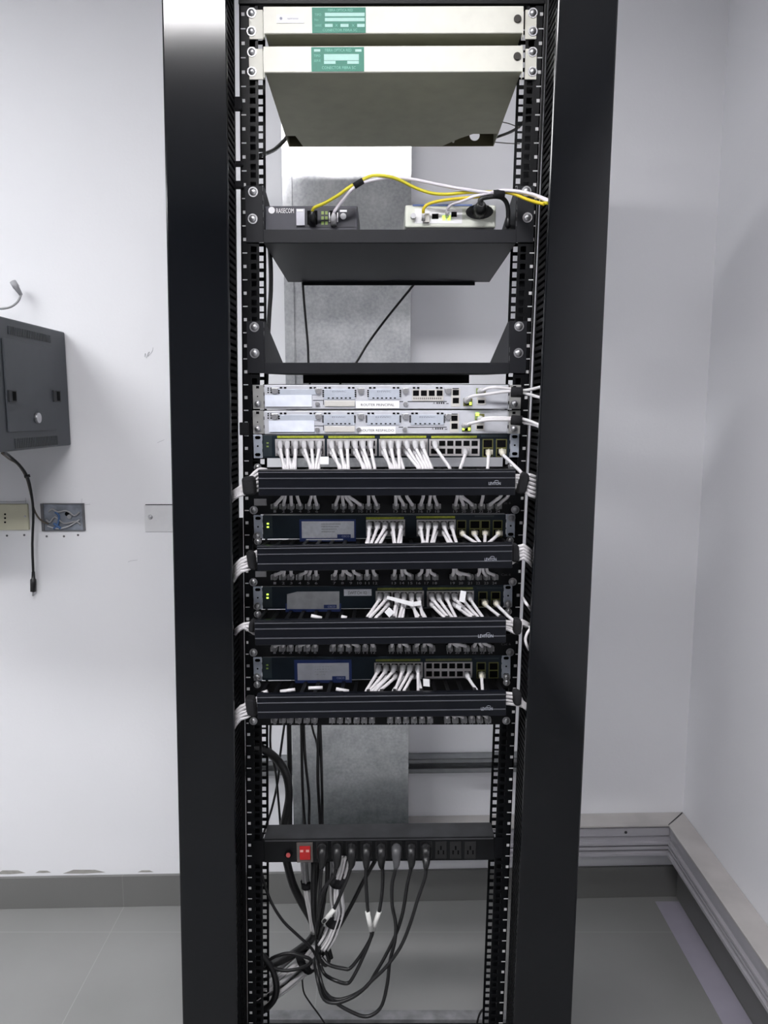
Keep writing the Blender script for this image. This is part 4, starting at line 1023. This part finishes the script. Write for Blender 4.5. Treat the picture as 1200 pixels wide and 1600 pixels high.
T1 = [443, 446, 454.5, 464, 486.7, 491, 529.4, 534.6, 539, 543, 576, 582.5, 618.4, 622.8, 634.7, 661.8, 672.6, 678, 714.8, 718, 720.5, 755, 784, 795]
P1 = patch('', 'uppermost black patch panel, between the uppermost manager and second switch', (388.5, 768), (813, 804), 790.5, 799, (0, 1), T1, 776, 'the uppermost patch panel')
P1.pb('paper_label', mat('dim_label', (.16, .16, .17), .6, noise=(60, .08)), 397, 779.5, 416.5, 790, -.0046, -.003)
T2 = [x+d for x, d in zip(PX, (13, 2, 0, 12, 4, 0, 3, 2, -8, -10, 0, -3, 2, 0, -9, 6, 2, -8, 2, -8, -22, 3, -5, -12))]
P2 = patch('', 'second black patch panel from top, above the SWITCH 02 switch', (388, 881), (809, 916.5), 900.5, 911, (0, .985), [t*.985+6 for t in T2], 893, 'the second patch panel')
P2.pb('paper_label', mat('dim_label', (0, 0, 0)), 399, 893, 416, 901.5, -.0046, -.003)
P3 = patch('', 'third black patch panel from top, directly above the bottom switch', (388, 992), (805, 1026.5), 1011.5, 1019.5, (-.5, .968), [t*.968+13 for t in T2], 1004, 'the third patch panel')
P4 = patch('', 'bottom black patch panel, just above the open lower part of the rack', (388, 1099), (799, 1133.5), 1122.5, 1130, (0, .953), [t*.953+20 for t in T2], 1113, 'the bottom patch panel', cap=False)
# screws that sit by the switch ears (parts of the switches)
for o in list(bpy.data.objects):
    pass
def addscrews(devlabel, pts):
    for o in bpy.data.objects:
        if o.get('label', '').startswith(devlabel):
            for x, y in pts:
                p = W(x, y, -.0034)-o.location; a = -o.rotation_euler.y; c, q = math.cos(a), math.sin(a)
                pl_ = Vector((p.x*c+p.z*q, p.y, -p.x*q+p.z*c))
                MB().cyl(pl_, (0, -1, 0), .0072, .0012, 18).dome(pl_+Vector((0, -.0012, 0)), (0, -1, 0), .0054, .0034, 18).build('screw', CHROME, o)
            return
addscrews('second network switch', [(402, 837.5), (799, 809)])
addscrews('third network switch', [(402, 947), (794, 944)])
addscrews('bottom network switch', [(402, 1057.5), (791.5, 1058)])
for i, ((D, w), pts) in enumerate(zip(M, ([(402.5, 730), (799.5, 729)], [(403, 846), (797, 844)], [(402.5, 959.5), (794, 955.5)], [(402, 1069.5), (791.5, 1066)]))):
    for x, y in pts:
        p = W(x, y, -.004); MB
        l = p-D.o; c, q = math.cos(D.a), math.sin(D.a); l = Vector((l.x*c+l.z*q, l.y, -l.x*q+l.z*c))
        MB().box(l.x-.007, l.x+.007, l.y+.001, l.y+.0026, l.z-.012, l.z+.006).build('fixing_tab', COMB, D.root)
        MB().cyl(l, (0, -1, 0), .0066, .0012, 18).dome(l+Vector((0, -.0012, 0)), (0, -1, 0), .0052, .0034, 18).build('screw', CHROME, D.root)

# ------------------------------------------------------------ cable bundles at the manager ends
def bundle(label, ins, outs, mids, strap, n, r=.0028, mroot=None, Ym=-.075):
    """white cables leaving a manager end; ins/outs: pixel y-range at inner/outer x"""
    o = empty('cable_bundle', W(mids[0], mids[1], Ym), label, 'cable bundle')
    for k in range(n):
        t = k/(n-1) if n > 1 else .5
        yi = ins[1]+(ins[2]-ins[1])*t; yo = outs[1]+(outs[2]-outs[1])*t; ym = mids[1]+(mids[2] if len(mids) > 2 else 8)*(t-.5)
        e = 1 if outs[0] > ins[0] else -1
        P = [W(ins[0]-e*14, yi, -.06), W(ins[0], yi, -.070-(k % 2)*.005), W(mids[0], ym, -.078-(k % 2)*.006), W((mids[0]+outs[0])/2, (ym+yo)/2, -.082), W(outs[0], yo, -.083), W(outs[0]+e*7, yo+outs[3], -.086 if e > 0 else -.07), W(outs[0]+e*9, yo+outs[3]*2.2, -.05)]
        c_ = MB().tube(P, r, 8, sub=3).build('cable', CORD, o); c_.location = -o.location
    P = [W(x, y, Ym-.006) for x, y in strap[:2]]
    s2 = MB().tube([P[0], P[0].lerp(P[1], .12), P[0].lerp(P[1], .88), P[1]], [strap[2]*.85, strap[2], strap[2], strap[2]*.85], 14, smooth=False, flat=strap[3]).build('strap', VELC, o, bevel=.0006); s2.location = -o.location
bundle('bundle of white cables strapped at the left end of the uppermost cable manager', (403, 735, 763), (376, 765, 777, 10), (392, 752, 22), ((383, 762), (399, 753)), 6) if False else None
def blk(label, inner, outer, strapquad, n, r=.0028, thick=.02):
    """inner=(x,y0,y1) outer=(x,y0,y1,drop) strapquad=4 px corners CCW from lower-left"""
    e = 1 if outer[0] > inner[0] else -1
    mx = sum(p[0] for p in strapquad)/4; my = sum(p[1] for p in strapquad)/4
    hh = (abs(strapquad[3][1]-strapquad[0][1])+abs(strapquad[2][1]-strapquad[1][1]))/2*.72
    o = empty('cable_bundle', W(mx, my, -.07), label, 'cable bundle')
    for k in range(n):
        t = k/(n-1) if n > 1 else .5
        yi = inner[1]+(inner[2]-inner[1])*t; yo = outer[1]+(outer[2]-outer[1])*t; ym = my+hh*(t-.5)
        P = [W(inner[0]-e*16, yi, -.055), W(inner[0]-e*2, yi, -.066), W(mx, ym, -.076-(k % 2)*.004), W(outer[0]*.8+mx*.2, yo*.8+ym*.2, -.080), W(outer[0], yo, -.080), W(outer[0]+e*8, yo+outer[3], -.075), W(outer[0]+e*14, yo+outer[3]*2.2, -.045)]
        c_ = MB().tube(P, r, 8, sub=3).build('cable', CORD, o); c_.location = -o.location
    A = [W(x, y, -.090) for x, y in strapquad]; B = [W(x, y, -.090)+Vector((0, thick+.006, 0)) for x, y in strapquad]
    s2 = MB().quadbox(A+B).build('strap', VELC, o, bevel=.006, seg=3); s2.location = -o.location
# quads: lower-left, lower-right, upper-right, upper-left
blk('white cable bundle with black strap at left end of the uppermost manager', (401, 734, 766), (374, 762, 774, 5), ((379, 775), (399, 774), (396, 744), (376, 746)), 6)
blk('white cable bundle with black strap at right end of the uppermost manager', (806, 743, 761), (828, 742, 774, 3), ((808, 772), (822, 773), (829.5, 742), (817, 736)), 6)
blk('white cable bundle with black strap at left end of the second manager', (399, 862, 876), (377, 874, 893, 8), ((387, 890), (399, 893), (396, 864), (383, 862)), 5)
blk('white cable bundle with black strap at right end of the second manager', (801, 858, 880), (818, 852, 872, 6), ((800, 880), (813, 879), (812, 852), (800, 850)), 5)
blk('white cable bundle with black strap at left end of the third manager', (396, 978, 990), (381, 975, 980, 5), ((387, 988), (396, 990), (397, 972), (389, 971)), 3)
blk('white cable bundle with black strap at right end of the third manager', (792, 971, 982), (816, 970, 974, 4), ((803, 993), (815, 994), (817, 970), (804, 968)), 4)
blk('white cable bundle with black strap at left end of the bottom manager', (401, 1090, 1104), (376, 1104, 1124, 9), ((385, 1119), (400, 1124), (397, 1094), (381, 1092)), 5)
blk('white cable bundle with black strap at right end of the bottom manager', (791, 1083, 1099), (817, 1097, 1104, 6), ((803, 1104), (815, 1105), (817, 1084), (803, 1082)), 4)
tubeobj('network_cable', CORD, [W(820, 978, -.05), W(829, 981, -.085), W(824, 989, -.09), W(821, 999, -.09), W(823, 1008, -.09), W(827, 1015, -.08)], .0026, 'single white cable loop bowing out right of the third manager', 'network cable')
tubeobj('network_cable', CORD, [W(817, 934, -.04), W(821, 941, -.085), W(826, 948, -.085), W(830, 954, -.05)], .0026, 'short white cable glimpsed in the comb right of the third switch', 'network cable')
# short white cable pieces lying in manager 3 and 4 tops
for lab, x0_, y0_, x1_, y1_ in (('white cable piece on the bottom manager below the sticker, leftmost', 438, 1080.5, 461, 1077.5), ('white cable piece on the bottom manager, second from left', 482, 1075, 504, 1074.5),
                        ('white cable piece on the bottom manager, third from left', 525, 1076.5, 545, 1080), ('white cable piece lying in the third manager below the grey sticker', 486, 962, 503, 966),
                        ('dull cable piece lying in the third manager beside a white piece', 533, 963.5, 542, 965.5), ('small cable end on the left end of the bottom manager', 408, 1083.5, 418, 1080)):
    a = W(x0_, y0_, -.07); b = W(x1_, y1_, -.07)
    P = [a, b]
    o = MB().tube(P, .0032, 8, smooth=False).build('network_cable', CORD, origin=a); tag(o, lab, 'network cable')

# ------------------------------------------------------------ power strip (PDU)
D = Dev('power_strip', 'black rack power strip with red switch and plugged cords near the bottom', 'power strip', (407, 1330), (772, 1326))
Yf = -.004
zt = D.L(595, 1310, Yf).z; zb = D.L(595, 1346, Yf).z
xa_ = D.L(412, 1328, Yf).x; xb_ = D.L(773, 1328, Yf).x
MB().box(xa_, xb_, Yf, .046, zb, zt).build('housing', mat('pdu_black', (.004, .0045, .0055), .5, noise=(25, .35), bump=(200, .1), spec=.25), D.root, bevel=.0015)
MB().box(xa_+.001, xb_-.001, Yf+.002, .045, zt, zt+.0012).build('top_cover', mat('pdu_top_dusty', (.030, .031, .034), .5, noise=(25, .35)), D.root)
MB().box(xa_+.003, xb_-.003, Yf-.001, Yf+.001, zt-.0035, zt-.0015).build('front_edge', mat('pdu_edge', (.05, .05, .055), .4, noise=(60, .1)), D.root)
D.pb('mounting_ear', RACK, 396, 1314, 413, 1346, -.003, -.0004); D.pb('mounting_ear', RACK, 772, 1309, 786, 1341, -.003, -.0004)
p = D.L(451, 1333.5, Yf)
b_ = MB().cyl(p, (0, -1, 0), .0072, .004, 18).build('breaker_collar', HOLE, D.root); MB().cyl(p+Vector((0, -.004, 0)), (0, -1, 0), .0042, .003, 14).build('breaker_button', REDB, b_)
bz = D.pb('switch_bezel', SMOKE, 463.5, 1317, 489, 1348, Yf-.003, Yf, bevel=.001)
D.pb('rocker', REDL, 468, 1323, 485, 1344, Yf-.006, Yf-.003, bz, bevel=.0012)
dtext_ = MB(); q = D.rect(469.5, 1325, 483.5, 1328.5, Yf)
for x in (q[0], q[1]-.006): dtext_.box(x, x+.006, Yf-.0064, Yf-.006, q[2], q[3])
dtext_.build('rocker_mark', mat('rocker_mark', (.7, .35, .33), .5, noise=(60, .05)), bz)
PXS = [503.5, 526.7, 549.5, 572.5, 596, 619.5, 643, 666]
for x in PXS+[689, 712, 735]:
    oo = D.pb('outlet', mat('outlet_dark', (.01, .01, .011), .35, noise=(60, .1)), x-9, 1315, x+9, 1342, Yf-.0012, Yf, bevel=.0006)
    if x > 680:
        for dx_, dy_ in ((-4, 4), (4, 4), (0, -3)): D.pb('outlet_slot', HOLE, x+dx_-1.2, 1328+dy_-3, x+dx_+1.2, 1328+dy_+3, Yf-.0016, Yf-.0012, oo)
def power(lab, x, path, ys=-.03, r=.0034, plugc=BLACKC, tape=None, pw=(.0095, .0085)):
    pts = [W(x, 1348, ys)]+[W(*q) if len(q) == 3 else W(q[0], q[1], ys) for q in path]
    o = tubeobj('power_cable', BLACKC, pts, r, lab, 'power cable')
    mb = MB().tube([W(x, 1326, -.005), W(x, 1326, -.02), W(x, 1331, -.030), W(x, 1340, -.032), W(x, 1350, ys-.001), W(x+(path[0][0]-x)*.5, 1357, ys)], [.0095, .0098, .0095, .0085, .0065, .004], 10, sub=2)
    child(o, 'plug', mb, plugc)
    if tape:
        child(o, 'tape_sleeve', MB().tube([W(*tape[0], tape[2]), W(*tape[1], tape[2])], .0046, 10, smooth=False), mat('sleeve_white', (.62, .62, .60), .6, noise=(60, .05)))
    return o
power('power cord in the leftmost outlet of the power strip', 503.5, [(501, 1375), (499, 1405), (497, 1435), (495, 1460, -.0)])
power('power cord in the second outlet from left of the power strip', 526.7, [(522, 1368), (507, 1387), (499, 1407), (497, 1435, -.01), (496, 1465, .01)])
power('power cord with white sleeve in the third outlet from left', 549.5, [(545, 1366), (534, 1393), (524, 1416), (514, 1431), (504, 1443), (500, 1460, .0), (500, 1490, .0)], tape=((523, 1420), (505, 1441), -.030))
power('power cord with white sleeve in the fourth outlet from left', 572.5, [(571.5, 1370), (573, 1398), (575, 1425), (580, 1454), (579, 1466), (568, 1494), (552, 1526), (542, 1536.5), (523, 1531.5), (507, 1521.7, -.01), (500, 1505, .0)], tape=((574, 1424), (580, 1454), -.030))
power('power cord with white sleeve in the fifth outlet from left', 596, [(598, 1364), (597, 1394), (592.5, 1423), (583, 1452), (580, 1464), (566, 1489), (548, 1512), (537, 1513.5), (513, 1507, -.01), (502, 1495, .0)], ys=-.024, tape=((592.5, 1424), (582.5, 1453), -.024))
power('power cord with grey plug in the sixth outlet from left', 619.5, [(617, 1363), (612.5, 1383), (613, 1416), (618, 1442), (617, 1470), (609, 1503), (605.5, 1535), (597, 1570), (583, 1585), (567, 1588), (545, 1579), (528, 1569), (512, 1556), (502, 1535), (496, 1505, .0)], plugc=mat('grey_iec', (.06, .06, .065), .45, noise=(60, .1)), ys=-.036)
power('power cord in the seventh outlet from left of the power strip', 643, [(641, 1361), (636, 1384), (629, 1427), (618, 1461), (603, 1492), (588, 1518), (573, 1541), (550, 1556), (527, 1562), (509, 1553), (499, 1530), (493, 1495, .0)])
power('power cord in the rightmost used outlet of the power strip', 666, [(664, 1371), (653, 1404), (640, 1446), (625, 1481), (603, 1511), (580, 1533), (563, 1550), (545, 1561), (524, 1567), (506, 1561), (497, 1535), (491, 1500, .0)], ys=-.042)
# cables above and below the strip, behind it
def bc(label, pts, r, Y, m=BLACKC, name='power_cable', cat='power cable'):
    return tubeobj(name, m, [W(p[0], p[1], p[2] if len(p) > 2 else Y) for p in pts], r, label, cat)
HOSE = mat('black_hose', (.012, .012, .013), .45, noise=(40, .1), bump=(300, .3))
bc('thick black corrugated hose curving past the left end of the power strip', [(392, 1166, .06), (404, 1168, .07), (417, 1174, .08), (433, 1187), (445, 1205), (450.5, 1225), (451.5, 1247), (448, 1268), (443, 1293), (443, 1320), (449, 1350), (458, 1382), (472, 1411), (486, 1435), (492, 1455), (483, 1471), (463, 1487), (441, 1500), (421, 1508), (400, 1512, .1)], .0085, .10, HOSE, 'corrugated_hose', 'hose')
bc('straight black conduit hanging at the left edge of the metal duct', [(451.5, 1128), (452, 1160), (452.5, 1200), (453, 1245), (453, 1300)], .0052, .14, HOSE, 'conduit_pipe', 'hose')
bc('thin black cable beside the left post, bending right towards the hose', [(423, 1128), (422.5, 1167), (430, 1203), (433, 1228), (437, 1275), (440, 1320)], .0024, .12)
bc('thin black cable beside the left post, bending left to the post', [(445, 1128), (438, 1178), (434, 1220), (425, 1262), (415, 1292), (408, 1315)], .0024, .13)
bc('black cable in front of metal duct, first of four below the bottom manager', [(471, 1128), (471.7, 1187), (473, 1237), (476.7, 1293), (484, 1350), (489, 1390), (490, 1433)], .0030, .11)
bc('black cable in front of metal duct, second of four below the bottom manager', [(474, 1128), (477, 1187), (483, 1245), (483, 1293), (488, 1350), (491, 1400), (492, 1445)], .0030, .11)
bc('black cable in front of metal duct, third of four below the bottom manager', [(498.5, 1128), (496.5, 1203), (498, 1250), (500, 1293), (498, 1350), (493, 1400), (494, 1450)], .0034, .10)
bc('black cable in front of metal duct, fourth of four below the bottom manager', [(500, 1128), (502, 1187), (503.5, 1250), (504, 1293), (510, 1350), (508, 1400), (500, 1450)], .0030, .10)
bc('short slanting black cable joining the four cables in front of the duct', [(486, 1128), (490, 1145), (495, 1162), (497, 1190)], .0022, .11)
bc('dark cable slanting from behind the fifth outlet down to the knot', [(586, 1345), (567, 1378), (550, 1412), (533, 1443), (516, 1470), (504, 1492)], .0042, .05)
bc('black cable left of the knot, swooping from the left post', [(409, 1365), (415, 1387), (425, 1412), (443, 1440), (467, 1463), (487, 1482), (496, 1500)], .0030, .04)
bc('thick black cable trunk dropping through the knot of cords', [(491, 1345), (490, 1390), (491, 1430), (496, 1455), (497, 1480), (495, 1505), (499, 1530), (506, 1550), (517, 1562)], .0060, .03)
bc('second black cable trunk twisting through the knot of cords', [(513, 1345), (512, 1375), (506, 1402), (500, 1432), (503, 1460), (508, 1485), (514, 1500), (508, 1508), (499, 1495), (499, 1465), (505, 1450), (512, 1475), (518, 1497)], .0038, .02)
bc('black cable loop lying left of the knot of cords', [(412, 1510), (425, 1497), (450, 1489.5), (472, 1494), (485, 1499), (482, 1507), (465, 1514), (443, 1516.5), (428, 1512), (416, 1500), (408, 1490)], .0034, .06)
bc('thick black cable curling down along the left post at the bottom', [(408, 1492), (418, 1502), (427, 1518), (432, 1540), (429, 1560), (418, 1574), (405, 1582)], .0068, .06)
bc('thin dark cable trailing down to the rack base', [(472, 1520), (474, 1548), (484, 1566), (498, 1585), (509, 1602), (515, 1615)], .0018, .12)
bc('thin black cable hanging by the right post at the bottom', [(757, 1575), (750, 1583), (745, 1600), (742, 1620)], .0022, .08)
def lbundle(label, path, n, Y, spread, ties, r=.0026):
    p0 = W(*path[0], Y); o = empty('cable_bundle', p0, label, 'cable bundle')
    for k in range(n):
        a = 2*math.pi*k/n; rad = spread*(.45 if k % 3 == 0 else 1)
        P = []
        for i, (x, y) in enumerate(path):
            q = W(x, y, Y); x2, y2 = path[min(len(path)-1, i+1)]; x1_, y1_ = path[max(0, i-1)]
            t = Vector((x2-x1_, 0, -(y2-y1_))).normalized(); nrm = Vector((t.z, 0, -t.x))
            P.append(q+nrm*math.cos(a)*rad+Vector((0, 1, 0))*math.sin(a)*rad)
        c_ = MB().tube(P, r, 7, sub=3).build('cable', mat('light_grey_cord', (.38, .38, .39), .5, noise=(60, .05)) if k % 3 == 0 else mat('offwhite_cord', (.58, .57, .58), .5, noise=(60, .05)), o); c_.location = -o.location
    for (xa_, ya_, xb_, yb2) in ties:
        s2 = MB().tube([W(xa_, ya_, Y), W(xb_, yb2, Y)], spread+r*1.25, 14, smooth=False).build('strap', VELC, o); s2.location = -o.location
lbundle('pale cable bundle dropping behind the red switch of the power strip', [(476, 1335), (479, 1370), (483, 1400), (489, 1430), (492, 1455)], 9, .065, .0085, ((478.5, 1376, 480, 1386),))
lbundle('pale cable bundle swinging below the third outlet of the power strip', [(538, 1335), (533, 1358), (526, 1380), (526, 1404), (528, 1422), (522, 1443), (515, 1462), (505, 1478)], 14, .0, .0115, ((529, 1368, 526, 1382), (523.5, 1431, 519, 1444)))
lbundle('thin pale cables hanging between the two pale bundles', [(515, 1335), (518, 1360), (521, 1385), (522, 1410), (516, 1430)], 4, .14, .0050, ())
lbundle('thick grey cable bundle lying sideways at the lower left of the rack', [(500, 1478), (486, 1495), (468, 1508), (448, 1525), (428, 1540), (405, 1556)], 16, .10, .0215, ((484, 1496, 475, 1503),), r=.0046)

# ------------------------------------------------------------ camera and world
cam = bpy.data.cameras.new('camera'); co = bpy.data.objects.new('camera', cam); col.objects.link(co)
cam.sensor_fit = 'VERTICAL'; cam.sensor_height = 32.; cam.lens = 32.*F/1600; cam.clip_start = .01
co.location = (0, -CD, CH); co.rotation_euler = (math.pi/2-TH, 0, 0)
C.camera = co
wd = bpy.data.worlds.new('world'); C.world = wd; wd.use_nodes = True
wd.node_tree.nodes['Background'].inputs[0].default_value = (.9, .92, 1, 1); wd.node_tree.nodes['Background'].inputs[1].default_value = .05
C.view_settings.view_transform = 'Standard'; C.view_settings.look = 'None'; C.view_settings.gamma = 1
C.view_settings.exposure = 0.62; C.view_settings.use_curve_mapping = False
